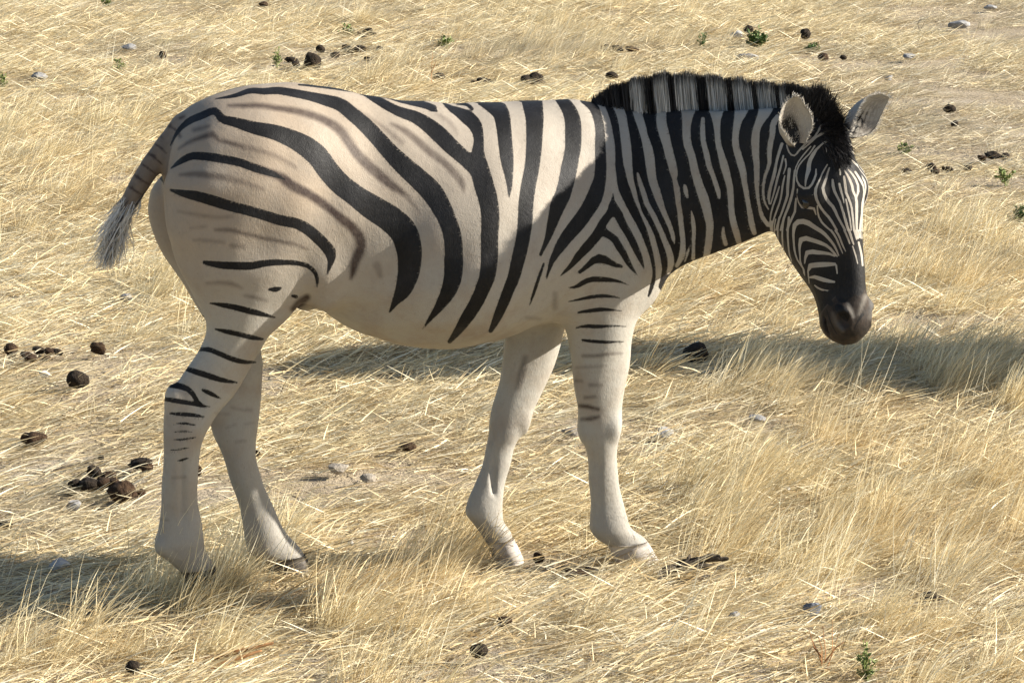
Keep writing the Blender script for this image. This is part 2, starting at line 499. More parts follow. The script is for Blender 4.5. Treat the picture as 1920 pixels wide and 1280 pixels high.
class Head:
    k = 0.03
    def __init__(s):
        s.t = np.linspace(HT[0, 0], HT[-1, 0], 400)
        s.a, s.b, s.w = (catmull(HT[:, 0], HT[:, i], s.t) for i in (1, 2, 3))
        c = HP + HD * 0.29
        s.lo, s.hi = c - 0.42, c + 0.42
    def coords(s, x, y, z):
        X, Y, Z = x - HP[0], y - HP[1], z - HP[2]
        return tuple(v[0] * X + v[1] * Y + v[2] * Z for v in (HD, HN, HL))
    def __call__(s, x, y, z):
        t, f, l = s.coords(x, y, z)
        a, b, w = (np.interp(t, s.t, q) for q in (s.a, s.b, s.w))
        c, r = (a + b) / 2, (a - b) / 2
        v = np.clip((f - c) / r, -1.2, 1.2)
        ww = np.maximum(w * (1 - 0.10 * v - 0.18 * np.clip(-v - 0.3, 0, 1)), 0.008)
        d = ell(l, f - c, ww, np.maximum(r, 0.01), 2.0)
        e = t - np.clip(t, s.t[0], s.t[-1])
        return np.where(e == 0, d, np.sqrt(np.maximum(d, 0)**2 + e * e))
HEAD = Head()
def hpt(t, f, l): return HP + HD * t + HN * f + HL * l
HR = np.stack([HD, HN, HL])

L = loc_at
prims = [TRUNK, NH, FH, NF, FFL, HEAD]
# muscles and bones that break the smooth tubes
prims += [Blob(L(480, 330, -0.12), (0.22, 0.11, 0.16), 0.06), Blob(L(480, 330, 0.12), (0.22, 0.11, 0.16), 0.06),      # croup
          Blob(L(1130, 420, -0.09), (0.10, 0.085, 0.20), 0.06), Blob(L(1130, 420, 0.09), (0.10, 0.085, 0.20), 0.06),      # shoulder
          Blob(L(835, 500, 0.0), (0.27, 0.295, 0.20), 0.04),                                                              # belly
          Blob(L(1180, 520, -0.06), (0.07, 0.07, 0.09), 0.05), Blob(L(1180, 520, 0.06), (0.07, 0.07, 0.09), 0.05),        # breast
          Blob(L(605, 505, -0.15), (0.05, 0.06, 0.11), 0.06),                                                             # stifle fold
          Blob(L(574, 566, -0.02), (0.035, 0.03, 0.022), 0.012)]                                                          # sheath
for s in (1, -1):
    prims += [Blob(hpt(0.190, 0.022, 0.076 * s), (0.050, 0.028, 0.024), 0.03, HR),          # brow
              Blob(hpt(0.198, 0.012, 0.092 * s), (0.011, 0.024, 0.014), 0.012, HR), Blob(hpt(0.236, 0.002, 0.086 * s), (0.008, 0.020, 0.010), 0.010, HR),   # lids
              Blob(hpt(0.20, -0.075, 0.075 * s), (0.10, 0.075, 0.036), 0.03, HR),          # cheek
              Blob(hpt(0.525, 0.026, 0.044 * s), (0.036, 0.026, 0.022), 0.015, HR)]         # nostril rim
prims += [Blob(hpt(0.545, -0.055, 0), (0.045, 0.026, 0.042), 0.015, HR)]                   # chin
dock = [L(350, 242, 0.0), L(320, 270, 0.0), L(292, 305, 0.0), L(268, 345, 0.0), L(245, 385, 0.0)]
prims += [Chain([d + np.array([-0.01, 0, 0]) for d in dock], [0.036, 0.031, 0.028, 0.025, 0.020], 0.03)]
for pu, pv, pY, r in ((325, 742, -0.12, (0.018, 0.024, 0.028)), (1146, 800, -0.115, (0.018, 0.036, 0.036)), (980, 790, 0.045, (0.016, 0.034, 0.036)),   # hock points and knees
                      (1097, 812, -0.115, (0.012, 0.02, 0.022)), (303, 1022, -0.12, (0.010, 0.022, 0.016)),
                      (404, 770, 0.045, (0.016, 0.024, 0.030))):
    prims.append(Blob(L(pu, pv, pY), r, 0.025))
cuts = [Blob(hpt(0.538, 0.040, 0.056 * s), (0.024, 0.018, 0.017), 0.010, HR) for s in (1, -1)]
cuts += [Blob(L(342, 915, -0.155), (0.007, 0.010, 0.085), 0.012), Blob(L(1122, 915, -0.142), (0.006, 0.009, 0.075), 0.012), Blob(L(925, 880, -0.002), (0.006, 0.010, 0.07), 0.012),
         Blob(L(372, 700, -0.168), (0.010, 0.010, 0.09), 0.02)]
cuts += [Blob(hpt(0.555, -0.018, 0.064), (0.035, 0.004, 0.010), 0.006, HR)]

lo = np.min([p.lo for p in prims], 0) - 0.06
hi = np.max([p.hi for p in prims], 0) + 0.06
lo[2] = -0.02
axes = [np.arange(lo[i], hi[i], VOX, dtype=np.float32) for i in range(3)]
F = np.full([len(a) for a in axes], 1.0, np.float32)

def sub(p, m=0.10):
    sl = []
    for i in range(3):
        a = max(0, int((p.lo[i] - m - lo[i]) / VOX)); b = min(len(axes[i]), int((p.hi[i] + m - lo[i]) / VOX) + 1)
        sl.append(slice(a, b))
    return tuple(sl), axes[0][sl[0]][:, None, None], axes[1][sl[1]][None, :, None], axes[2][sl[2]][None, None, :]

for p in prims:
    sl, x, y, z = sub(p)
    d = p(x, y, z).astype(np.float32)
    f = F[sl]
    if p.k > 0:
        h_ = np.clip(p.k - np.abs(f - d), 0, None) / p.k
        F[sl] = np.minimum(f, d) - h_ * h_ * p.k * 0.25
    else:
        F[sl] = np.minimum(f, d)
for p in cuts:
    sl, x, y, z = sub(p, 0.03)
    d = -p(x, y, z).astype(np.float32)
    f = F[sl]
    h_ = np.clip(p.k - np.abs(f - d), 0, None) / p.k
    F[sl] = np.maximum(f, d) + h_ * h_ * p.k * 0.25

def surface_nets(F):
    ins = F < 0
    n0, n1, n2 = F.shape
    c = [ins[a:n0 - 1 + a, b:n1 - 1 + b, d:n2 - 1 + d] for a in (0, 1) for b in (0, 1) for d in (0, 1)]
    any_ = c[0].copy(); all_ = c[0].copy()
    for q in c[1:]:
        any_ |= q; all_ &= q
    cell = any_ & ~all_
    I = np.argwhere(cell)
    idx = np.full(cell.shape, -1, np.int32)
    idx[cell] = np.arange(len(I))
    acc = np.zeros((len(I), 3)); cnt = np.zeros(len(I))
    for ax in range(3):
        o1, o2 = [q for q in range(3) if q != ax]
        for a in (0, 1):
            for b in (0, 1):
                p0 = I.copy(); p0[:, o1] += a; p0[:, o2] += b
                p1 = p0.copy(); p1[:, ax] += 1
                f0 = F[tuple(p0.T)]; f1 = F[tuple(p1.T)]
                m = (f0 < 0) != (f1 < 0)
                t = f0[m] / (f0[m] - f1[m])
                q = p0[m].astype(float); q[:, ax] += t
                acc[m] += q; cnt[m] += 1
    V = acc / cnt[:, None]
    quads = []
    for ax in range(3):
        o1, o2 = [(1, 2), (2, 0), (0, 1)][ax]
        s0 = [slice(None)] * 3; s1 = [slice(None)] * 3
        s0[ax] = slice(0, -1); s1[ax] = slice(1, None)
        A, B = ins[tuple(s0)], ins[tuple(s1)]
        for flip, m in ((False, A & ~B), (True, ~A & B)):
            E = np.argwhere(m)
            E = E[(E[:, o1] > 0) & (E[:, o2] > 0) & (E[:, o1] < F.shape[o1] - 1) & (E[:, o2] < F.shape[o2] - 1)]
            qs = []
            for a, b in ((-1, -1), (0, -1), (0, 0), (-1, 0)):
                e = E.copy(); e[:, o1] += a; e[:, o2] += b
                qs.append(idx[tuple(e.T)])
            q = np.stack(qs, -1)
            quads.append(q[:, ::-1] if flip else q)
    return V, np.concatenate(quads)

BV, BF = surface_nets(F)
del F
BV = BV * VOX + lo

def smooth_mesh(V, Fq, it=4, lam=0.5):
    E = np.concatenate([Fq[:, [i, (i + 1) % 4]] for i in range(4)])
    n = len(V)
    deg = np.bincount(E[:, 0], minlength=n) + np.bincount(E[:, 1], minlength=n)
    for k in range(it):
        l = lam if k % 2 == 0 else -lam * 0.96
        S = np.stack([np.bincount(E[:, 0], V[E[:, 1], i], n) + np.bincount(E[:, 1], V[E[:, 0], i], n) for i in range(3)], -1)
        V = V + l * (S / np.maximum(deg, 1)[:, None] - V)
    return V
BV = smooth_mesh(BV, BF, 8)
# faint unevenness of muscle and sinew under the skin
uu_ = sum(np.sin(BV @ np.array(k) + q) for k, q in (((31, 17, 9), 0.3), ((-14, 26, 21), 1.7), ((8, -33, 27), 4.0), ((47, 11, -19), 2.2), ((-23, -38, 44), 5.1)))
e1, e2 = BV[BF[:, 2]] - BV[BF[:, 0]], BV[BF[:, 3]] - BV[BF[:, 1]]
fn = np.cross(e1, e2)
vn = np.stack([np.bincount(BF.ravel(), np.repeat(fn[:, i], 4), len(BV)) for i in range(3)], -1)
vn /= np.linalg.norm(vn, axis=1, keepdims=True) + 1e-12
BV = BV + vn * (0.0011 * uu_)[:, None]

def subdivide_quads(V, Fq, mask):
    """split the masked quads in four; their neighbours become polygons with more corners"""
    Fs, Fk = Fq[mask], Fq[~mask]
    e = np.sort(np.stack([Fs, np.roll(Fs, -1, 1)], -1).reshape(-1, 2), 1)
    key = e[:, 0].astype(np.int64) * (len(V) + 1) + e[:, 1]
    uk, inv = np.unique(key, return_inverse=True)
    ea, eb = uk // (len(V) + 1), uk % (len(V) + 1)
    mid = (V[ea] + V[eb]) / 2
    nV = len(V)
    ei = nV + inv.reshape(-1, 4)
    cen = V[Fs].mean(1)
    ci = nV + len(mid) + np.arange(len(Fs))
    V2 = np.concatenate([V, mid, cen])
    out = [np.stack([Fs[:, i], ei[:, i], ci, ei[:, i - 1]], -1) for i in range(4)]
    lut = dict(zip(uk.tolist(), range(nV, nV + len(uk))))
    polys, plain = [], []
    seam_v = np.zeros(nV, bool); seam_v[Fs.ravel()] = True
    touch = seam_v[Fk].sum(1) >= 2
    plain = Fk[~touch]
    for q in Fk[touch]:
        r = []
        for i in range(4):
            a, b = int(q[i]), int(q[(i + 1) % 4])
            r.append(a)
            kk = min(a, b) * (nV + 1) + max(a, b)
            if kk in lut: r.append(lut[kk])
        polys.append(r)
    return V2, np.concatenate(out + [plain]), polys

fc = BV[BF].mean(1)
ht, hf, hl = HEAD.coords(fc[:, 0], fc[:, 1], fc[:, 2])
hm = (ht > -0.05) & (np.abs(HEAD(fc[:, 0], fc[:, 1], fc[:, 2])) < 0.045) & (hl > -0.14)
BV, BQ, BP = subdivide_quads(BV, BF, hm)
fc = BV[BQ].mean(1)
ht, hf, hl = HEAD.coords(fc[:, 0], fc[:, 1], fc[:, 2])
hm = (ht > 0.03) & (ht < 0.46) & (np.abs(HEAD(fc[:, 0], fc[:, 1], fc[:, 2])) < 0.022) & (hl > -0.085)
hm &= ~np.isin(BQ, np.array(sorted({q for p in BP for q in p}))).any(1)
ring = np.zeros(len(BV), bool); ring[np.array([q for p in BP for q in p])] = True
for _ in range(2):
    m_ = ring[BQ].any(1); ring[BQ[m_].ravel()] = True
hm &= ~ring[BQ].any(1)
BV, BQ, BP2 = subdivide_quads(BV, BQ, hm)
BP = BP + BP2

# ------------------------------------------------------------------ coat: stripes drawn as strokes (x, y, width) on the animal's side
def stroke_set(ox, oy, sc, items, thin=1.0):
    out = []
    for tone, pts in items:
        if len(pts) < 2: continue
        p = np.array(pts, float)
        if len(p) > 2:
            d = np.concatenate([[0], np.cumsum(np.hypot(*np.diff(p[:, :2], axis=0).T))])
            q = np.linspace(0, d[-1], max(6, int(d[-1] / sc / 9)))
            p = np.stack([catmull(d, p[:, i], q) for i in range(3)], -1)
        p = np.stack([p[:, 0] / sc + ox, p[:, 1] / sc + oy, np.maximum(p[:, 2], 1) / sc * thin], -1)
        out.append((tone, p))
    return out

def _clip(pts, y0=172):
    """start the nose strokes where the forehead strokes end"""
    if pts[0][0] < 540 or pts[0][1] >= y0 or pts[-1][1] <= y0: return pts
    for k in range(len(pts) - 1):
        (xa, ya, wa), (xb, yb, wb) = pts[k], pts[k + 1]
        if ya < y0 <= yb:
            f = (y0 - ya) / (yb - ya)
            return [(xa + (xb - xa) * f, y0, wa + (wb - wa) * f)] + pts[k + 1:]
    return pts
DARK = stroke_set(160, 120, 3.2, [      # hindquarters
    (1, [(510,490,8),(560,400,25),(620,345,40),(700,310,45),(785,285,45),(815,325,50),(900,350,60),(1000,380,75),(1150,415,95),(1250,455,110),(1330,500,125),(1400,560,130),(1450,630,130),(1530,720,130),(1620,790,130),(1720,860,150),(1830,930,160),(1910,1010,165),(1940,1100,155),(1945,1200,140),(1930,1290,120),(1900,1370,90),(1865,1420,50),(1825,1490,10)]),
    (1, [(780,210,6),(900,190,25),(1000,160,35),(1060,165,40),(1150,160,45),(1250,175,50),(1350,195,55),(1450,220,70),(1530,245,80),(1600,300,85),(1660,350,90),(1740,430,95),(1820,520,100),(1910,610,115),(2010,700,125),(2080,770,130),(2130,850,120),(2170,930,110),(2200,1020,110),(2210,1110,110),(2210,1200,115),(2205,1280,108),(2175,1370,90),(2120,1460,55),(2060,1540,22),(2025,1590,5)]),
    (1, [(515,625,8),(570,585,35),(630,555,45),(720,555,50),(820,570,52),(920,590,50),(1020,625,50),(1060,638,46),(1110,655,38),(1160,675,24),(1200,695,6)]),
    (1, [(510,755,14),(580,775,42),(680,795,62),(780,825,66),(880,855,63),(980,880,62),(1080,910,62),(1180,940,65),(1260,955,65),(1330,990,68),(1390,1040,70),(1440,1090,70),(1470,1130,70),(1475,1170,50),(1460,1230,20),(1450,1270,6)]),
    (1, [(715,1190,25),(800,1205,42),(900,1210,48),(1000,1210,48),(1080,1195,42),(1180,1190,35),(1270,1195,30),(1340,1215,28),(1375,1245,26),(1392,1300,20),(1388,1340,8)]),
])
DARK += stroke_set(260, 420, 3.2, [     # thigh and hock
    (1, [(785,392,18),(820,392,32),(850,385,18)]), (1, [(925,430,20),(945,436,22)]),
    (1, [(430,475,10),(500,485,28),(580,500,36),(660,520,38),(740,540,30),(820,560,8)]),
    (1, [(460,630,10),(530,645,30),(600,660,32),(680,680,30),(745,690,14)]),
    (1, [(350,752,20),(420,752,30),(480,775,30),(550,805,32),(620,825,28),(700,828,12)]),
    (1, [(270,862,25),(340,885,35),(420,910,36),(500,935,30),(590,950,10)]),
    (1, [(195,962,40),(260,975,38),(310,1000,32),(340,1045,28),(370,1085,22),(430,1095,6)]),
    (1, [(150,1048,25),(230,1060,30),(300,1072,28),(370,1085,24)]),
    (1, [(385,995,20),(430,1015,28),(490,1045,10)]),
    (1, [(190,1135,13),(260,1140,24),(330,1145,24),(390,1155,10)]),
    (1, [(210,1200,8),(270,1195,15),(340,1205,10)]), (1, [(215,1245,8),(280,1243,12),(320,1245,6)]),
])
DARK += stroke_set(240, 760, 3.46, [
    (1, [(290,225,8),(360,218,14),(440,207,9)]), (1, [(275,290,8),(340,283,13),(395,272,7)]), (1, [(315,362,7),(360,350,16),(390,340,10)]),
])
DARK += stroke_set(560, 120, 3.2, [     # barrel
    (1, [(0,125,10),(120,135,18),(250,150,22),(390,175,30),(450,205,45),(520,245,55),(600,285,60),(700,320,75),(780,370,90),(850,430,100),(920,500,95),(990,560,90),(1060,620,100)]),
    (1, [(500,190,12),(600,215,30),(700,235,40),(780,255,42),(820,275,35),(830,285,10)]),
    (1, [(870,236,14),(905,262,34),(960,290,60),(1010,320,85),(1060,370,80),(1080,450,60),(1075,540,80),(1085,620,110),(1110,720,120),(1140,830,115),(1150,930,110),(1145,1030,105),(1145,1130,105),(1140,1220,100),(1130,1280,95),(1105,1345,88),(1060,1440,82),(1000,1535,72),(945,1615,45),(905,1665,25)]),
    (1, [(950,238,16),(1020,250,22),(1040,270,22)]),
    (1, [(1090,236,30),(1160,240,105),(1210,290,100),(1230,380,90),(1240,480,85),(1250,570,80),(1260,660,55),(1265,740,30),(1262,800,8)]),
    (1, [(1400,222,125),(1415,320,110),(1415,420,100),(1410,520,95),(1400,620,90),(1380,720,90),(1365,820,90),(1360,920,90),(1350,1020,85),(1330,1120,85),(1310,1200,80),(1290,1280,75),(1264,1344,70),(1226,1440,64),(1184,1536,48),(1152,1600,26)]),
    (1, [(1470,1200,14),(1425,1330,20),(1395,1420,12),(1385,1450,4)]),
])
DARK += stroke_set(1020, 180, 6.4, [    # withers to shoulder
    (1, [(190,30,120),(290,150,170),(340,280,190),(350,450,200),(350,600,195),(325,750,190),(300,870,200),(280,980,195),(250,1100,190),(220,1200,190),(175,1290,190),(130,1430,150),(90,1560,120),(60,1660,90),(10,1790,55),(-40,1900,40)]),
    (1, [(480,50,90),(590,130,120),(640,250,110),(670,400,115),(675,600,130),(680,750,135),(680,880,140),(670,1000,150),(650,1080,170),(620,1180,190),(565,1300,190),(500,1400,180),(430,1500,180),(340,1610,170),(260,1710,150),(200,1800,130),(150,1880,100),(100,1970,70),(65,2070,45),(40,2150,25),(30,2200,8)]),
    (1, [(740,70,60),(810,200,90),(850,330,90),(870,450,85),(890,600,80),(900,740,90),(910,870,110),(930,960,120),(940,1040,130),(970,1130,140),(1010,1230,125),(1090,1400,110),(1150,1520,95),(1200,1630,85),(1240,1750,70),(1270,1840,60),(1300,1960,50),(1320,2100,40),(1315,2200,45),(1290,2300,50),(1255,2400,26)]),
    (1, [(830,1170,10),(825,1260,50),(825,1340,110),(800,1400,100),(730,1490,100),(680,1580,110),(640,1660,120),(560,1760,120),(470,1860,110),(400,1940,90),(330,2030,60),(260,2100,40),(200,2155,12)]),
    (1, [(830,1320,90),(880,1400,110),(930,1510,100),(1000,1630,95),(1060,1740,90),(1110,1850,80),(1160,1960,60),(1200,2070,15)]),
    (1, [(690,1620,110),(780,1670,90),(850,1720,90),(900,1810,90),(960,1900,80),(1000,1980,70),(1050,2060,45),(1120,2150,10)]),
    (1, [(430,2110,44),(520,2040,60),(600,1970,90),(690,1950,110),(780,1990,80),(850,2025,60),(930,2045,35)]),
    (1, [(290,2300,10),(380,2290,40),(470,2240,60),(560,2200,65),(680,2200,65),(780,2205,55),(880,2220,35),(960,2245,20),(1020,2270,8)]),
    (1, [(290,2465,10),(400,2445,28),(520,2420,42),(640,2400,45),(760,2400,40),(850,2410,25),(910,2425,8)]),
])
DARK += stroke_set(800, 420, 3.2, [     # near foreleg
    (1, [(910,530,12),(980,520,24),(1060,512,24),(1110,515,14),(1170,520,6)]),
    (1, [(900,620,9),(960,612,22),(1040,615,24),(1100,610,14),(1200,615,7)]),
    (1, [(935,695,14),(1000,703,22),(1080,708,18),(1180,705,8)]),
])
_n = lambda pts: [(x / 6.4 + 1020, y / 6.4 + 180) for x, y in pts]
NECK_POLY = _n([(950,110),(990,250),(1015,400),(1040,560),(1055,720),(1060,850),(1075,1000),(1110,1150),(1140,1280),(1180,1400),(1250,1520),(1320,1660),(1350,1760),(1375,1850),(1405,1980),(1415,2080),(1400,2180),(1370,2290)]) + [(1250,560),(1300,530),(1720,660),(1720,90),(1150,90)]
WHITE = stroke_set(1020, 180, 6.4, [    # neck
    (0, [(1125,930,26),(1150,1030,50),(1190,1150,60),(1232,1285,60),(1300,1410,60),(1360,1530,60),(1410,1640,60),(1450,1740,65),(1490,1840,75),(1520,1940,75),(1520,2040,70),(1490,2120,40)]),
    (0, [(1122,110,150),(1124,180,120),(1135,250,105),(1150,300,100),(1180,390,95),(1200,470,85),(1230,570,100),(1260,700,115),(1280,850,110),(1300,1000,100),(1350,1150,95),(1395,1285,80),(1440,1400,60),(1490,1510,55),(1530,1620,50),(1555,1720,40),(1565,1770,12)]),
    (0, [(1402,60,150),(1404,140,130),(1408,220,118),(1410,330,120),(1440,450,120),(1480,600,105),(1510,720,105),(1540,830,100),(1560,930,90),(1567,1000,50),(1590,1100,70),(1612,1285,60),(1635,1430,60),(1650,1580,60),(1665,1710,60),(1665,1840,65),(1640,1950,60),(1595,2040,40)]),
    (0, [(1770,1380,12),(1790,1510,48),(1800,1620,45),(1795,1740,42),(1795,1840,35),(1790,1950,45)]),
    (0, [(1690,1080,40),(1705,1160,50),(1720,1220,20)]),
    (0, [(1750,1800,10),(1720,1900,25),(1690,1990,12)]),
])
WHITE += stroke_set(1240, 270, 5.333, [
    (0, [(270,-390,180),(266,-320,130),(256,-230,92),(252,-90,80),(262,0,78),(305,130,75),(335,270,80),(380,420,85),(430,560,95),(465,700,85),(485,800,75),(480,920,70),(465,1040,70),(450,1120,60)]),
    (0, [(417,-250,36),(412,-150,48),(425,0,50),(455,110,55),(475,210,55),(510,300,45),(545,400,45),(570,480,45),(580,540,22)]),
    (0, [(545,-400,190),(550,-330,140),(552,-240,85),(560,-120,60),(570,0,56),(600,110,65),(630,220,80),(660,330,70),(685,430,65),(695,560,60),(705,700,60),(730,820,65),(760,920,60),(775,980,50)]),
    (0, [(620,830,18),(620,910,40),(645,1000,40)]),
    (0, [(806,-400,170),(796,-330,130),(768,-240,84),(750,-150,68),(742,0,66),(775,130,70),(810,250,70),(830,370,55),(850,480,50),(870,600,45),(890,720,55),(910,820,55),(930,890,45)]),
    (0, [(1050,-400,170),(1036,-330,130),(992,-240,88),(960,-170,74),(940,-60,80),(940,0,78),(945,130,65),(955,250,55),(955,380,50),(960,490,35),(980,620,30),(1010,730,42),(1065,810,36)]),
    (0, [(1160,-270,50),(1120,-200,60),(1112,-100,54),(1090,0,52),(1080,100,45),(1080,200,35),(1045,300,30),(1020,420,25),(1020,510,22),(1040,600,20),(1070,650,12)]),
])
WHITE += stroke_set(1430, 270, 8.0, [   # cheek, brow and forehead
    (0, [(290,0,46),(240,150,45),(200,300,40),(180,430,52),(120,640,46),(92,800,46),(100,900,20)]),
    (0, [(310,180,28),(270,350,30),(220,520,35),(190,650,30),(150,800,22),(120,900,20)]),
    (0, [(340,230,28),(352,310,25),(312,450,15)]), (0, [(250,640,20),(200,800,30),(140,980,25),(115,1100,22),(115,1200,20),(125,1290,16)]),
    (0, [(330,480,20),(300,620,30),(285,740,28),(260,860,28),(210,1000,28),(160,1150,24),(135,1290,20)]),
    (0, [(400,380,48),(390,480,45),(375,650,45),(370,780,40),(330,900,35),(290,1020,30),(240,1150,28),(200,1290,26)]),
    (0, [(480,400,25),(470,520,35),(460,660,35),(430,800,40),(390,930,40),(330,1080,35),(268,1290,28)]),
    (0, [(500,820,25),(490,930,35),(480,1030,35),(430,1130,35),(365,1290,32)]),
    (0, [(800,380,20),(800,450,30),(760,560,35),(700,655,35),(640,670,35),(570,640,35),(510,540,25),(510,430,22),(540,330,22),(620,230,22),(700,150,22),(780,30,25)]),
    (0, [(480,450,18),(500,340,18),(600,180,20),(720,40,20)]),
    (0, [(520,680,18),(518,780,15),(560,920,25),(620,970,35),(700,950,45),(770,970,35),(800,1060,15)]),
    (0, [(640,630,18),(650,520,40),(690,380,70),(700,270,60),(750,170,60),(800,90,40),(860,30,30),(900,-10,28),(970,-40,30),(1060,-30,30),(1130,50,22)]),
    (0, [(970,310,18),(900,430,25),(850,550,22),(815,620,32),(790,700,50),(800,800,45),(850,920,40),(920,1020,40),(1000,1110,40),(1070,1220,35),(1110,1290,30)]),
    (0, [(820,930,22),(830,1050,25),(870,1150,30),(950,1240,30),(1010,1290,25)]),
    (0, [(1000,360,22),(970,450,30),(940,560,40),(905,640,45),(915,720,48),(980,860,50),(1060,950,50),(1120,1080,40),(1180,1190,35),(1235,1290,35)]),
    (0, [(1050,540,32),(1060,650,50),(1090,740,40),(1150,850,35),(1190,970,35),(1230,1100,40),(1285,1290,40)]),
    (0, [(1150,600,36),(1180,720,35),(1210,820,25),(1220,890,10)]), (0, [(1160,380,28),(1165,460,25)]),
    (0, [(1220,490,32),(1240,620,40),(1250,720,40),(1290,820,35),(1330,930,30),(1350,1080,30),(1370,1290,30)]),
    (0, [(1250,830,22),(1280,980,25),(1310,1130,25),(1330,1290,22)]),
    (0, [(1230,400,22),(1300,520,35),(1340,620,40),(1360,720,35),(1400,800,35),(1410,950,45),(1410,1130,40),(1412,1290,35)]),
    (0, [(1290,390,22),(1380,500,30),(1430,620,35),(1430,740,35),(1410,800,20)]),
    (0, [(1390,420,30),(1460,530,35),(1520,650,35),(1530,750,45),(1500,900,40),(1490,1050,35),(1470,1180,30),(1460,1290,30)]),
    (0, [(1300,220,22),(1420,320,25),(1500,420,25),(1560,560,35),(1600,650,45),(1590,720,30)]),
    (0, [(1270,90,36),(1370,140,30),(1450,220,25),(1480,290,15)]),
    (0, [(1290,0,30),(1360,40,45),(1440,120,40),(1500,240,45),(1560,350,50),(1610,460,40),(1630,520,20)]),
    (0, [(1560,900,40),(1540,1020,35),(1510,1130,30),(1495,1290,28)]), (0, [(1580,1000,25),(1565,1130,28),(1540,1290,28)]),
], 0.95)
WHITE += stroke_set(1430, 160, 8.0, [   # between the ears
    (0, [(520,1010,26),(640,880,28),(760,790,25),(830,700,28),(850,640,25),(900,590,40),(980,560,40),(1030,570,20)]),
    (0, [(600,960,20),(720,860,24),(830,760,28),(900,720,48),(980,710,52),(1060,740,36)]),
    (0, [(830,520,36),(900,460,46),(950,430,28)]), (0, [(360,900,20),(400,1010,24),(460,1060,24),(520,1020,20)]),
])
WHITE += stroke_set(1430, 400, 5.333, [(_t, _clip(_p)) for _t, _p in [ # cheek bars and nose
    (0, [(92,80,12),(95,150,10),(115,230,8)]), (0, [(130,60,13),(115,150,12),(130,260,10)]),
    (0, [(165,40,16),(150,200,14),(160,310,9)]), (0, [(212,40,17),(195,200,18),(200,310,15),(210,390,9)]),
    (0, [(262,40,22),(250,180,22),(255,300,18),(272,430,13),(290,480,8)]),
    (0, [(412,600,12),(400,540,14),(360,490,15),(325,400,18),(310,280,22),(310,170,32),(335,95,52),(390,80,55),(450,95,55),(520,140,45),(600,190,40),(660,250,30),(720,330,25),(760,420,14)]),
    (0, [(420,620,9),(412,560,12),(380,500,13),(372,420,16),(370,320,30),(385,262,50),(430,250,50),(500,270,45),(590,300,40),(650,330,30),(710,390,25),(745,430,14)]),
    (0, [(420,500,12),(430,430,30),(450,388,46),(500,385,50),(580,395,40),(650,400,30),(720,425,20)]),
    (0, [(465,700,9),(458,640,12),(455,570,20),(480,522,54),(550,515,55),(640,510,50),(720,508,32)]), (0, [(735,520,20),(745,600,13)]),
    (0, [(470,640,18),(510,635,35),(580,655,45),(650,675,40),(715,685,22)]),
    (0, [(520,720,12),(560,750,20),(620,770,18),(690,775,14)]),
    (0, [(550,10,15),(590,80,22),(660,140,25),(720,220,22),(770,330,18),(800,400,9)]),
    (0, [(630,20,25),(690,110,25),(760,220,22),(800,320,18),(830,380,9)]),
    (0, [(735,10,28),(790,110,25),(840,220,22),(870,300,16)]),
    (0, [(810,5,26),(850,130,28),(890,250,24),(910,310,14)]),
    (0, [(868,-5,20),(900,120,21),(940,260,14)]), (0, [(910,-5,24),(925,120,22),(955,250,17)]),
    (0, [(945,-5,21),(950,110,18),(970,240,14)]), (0, [(985,0,18),(978,120,15),(985,250,12)]), (0, [(1028,0,20),(1010,130,20),(1003,250,15)]),
    (0, [(900,330,14),(930,420,15),(950,500,11)]), (0, [(960,290,20),(990,420,22),(1000,520,18)]), (0, [(1020,290,25),(1035,420,30),(1045,500,22)]),
]], 0.92)
DARK2 = stroke_set(1430, 270, 8.0, [(1, [(560,760,90),(640,810,200),(720,860,110)]), (1, [(600,870,90),(720,890,80)])])
MOUTH = stroke_set(1430, 400, 5.333, [
    (1, [(745,930,50),(790,970,100),(830,1030,80),(840,1060,40)]),
    (0.9, [(640,960,10),(670,1060,14),(710,1150,16),(740,1200,14)]),
    (1.0, [(830,520,130),(850,620,200),(850,740,200),(800,820,140)]), (0.9, [(960,560,90),(990,680,110),(960,780,90)]),
    (0.85, [(620,800,60),(650,860,70),(680,900,50)]),
    (0.7, [(1000,1010,40),(950,1080,26),(920,1140,14)]),
])
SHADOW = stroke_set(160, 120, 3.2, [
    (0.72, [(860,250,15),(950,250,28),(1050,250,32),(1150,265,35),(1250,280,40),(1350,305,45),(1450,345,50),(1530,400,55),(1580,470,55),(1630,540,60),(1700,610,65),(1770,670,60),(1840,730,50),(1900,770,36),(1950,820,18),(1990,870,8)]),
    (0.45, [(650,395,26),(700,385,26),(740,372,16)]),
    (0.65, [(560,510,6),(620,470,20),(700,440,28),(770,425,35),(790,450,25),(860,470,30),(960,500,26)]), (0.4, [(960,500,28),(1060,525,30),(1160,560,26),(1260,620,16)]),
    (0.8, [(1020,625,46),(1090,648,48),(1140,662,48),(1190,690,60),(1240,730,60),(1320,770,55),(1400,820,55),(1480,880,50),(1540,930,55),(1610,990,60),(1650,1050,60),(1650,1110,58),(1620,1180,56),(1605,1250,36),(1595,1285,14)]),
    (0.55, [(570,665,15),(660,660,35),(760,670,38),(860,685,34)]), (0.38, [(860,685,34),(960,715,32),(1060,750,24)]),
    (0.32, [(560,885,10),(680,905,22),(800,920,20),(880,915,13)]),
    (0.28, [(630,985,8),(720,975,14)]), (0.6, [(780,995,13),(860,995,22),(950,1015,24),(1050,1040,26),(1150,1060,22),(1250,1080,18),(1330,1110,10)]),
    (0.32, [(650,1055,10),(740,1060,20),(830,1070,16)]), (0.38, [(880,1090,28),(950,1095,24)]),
    (0.35, [(1420,220,12),(1600,260,14),(1700,320,18),(1800,390,24),(1900,470,30)]),
])
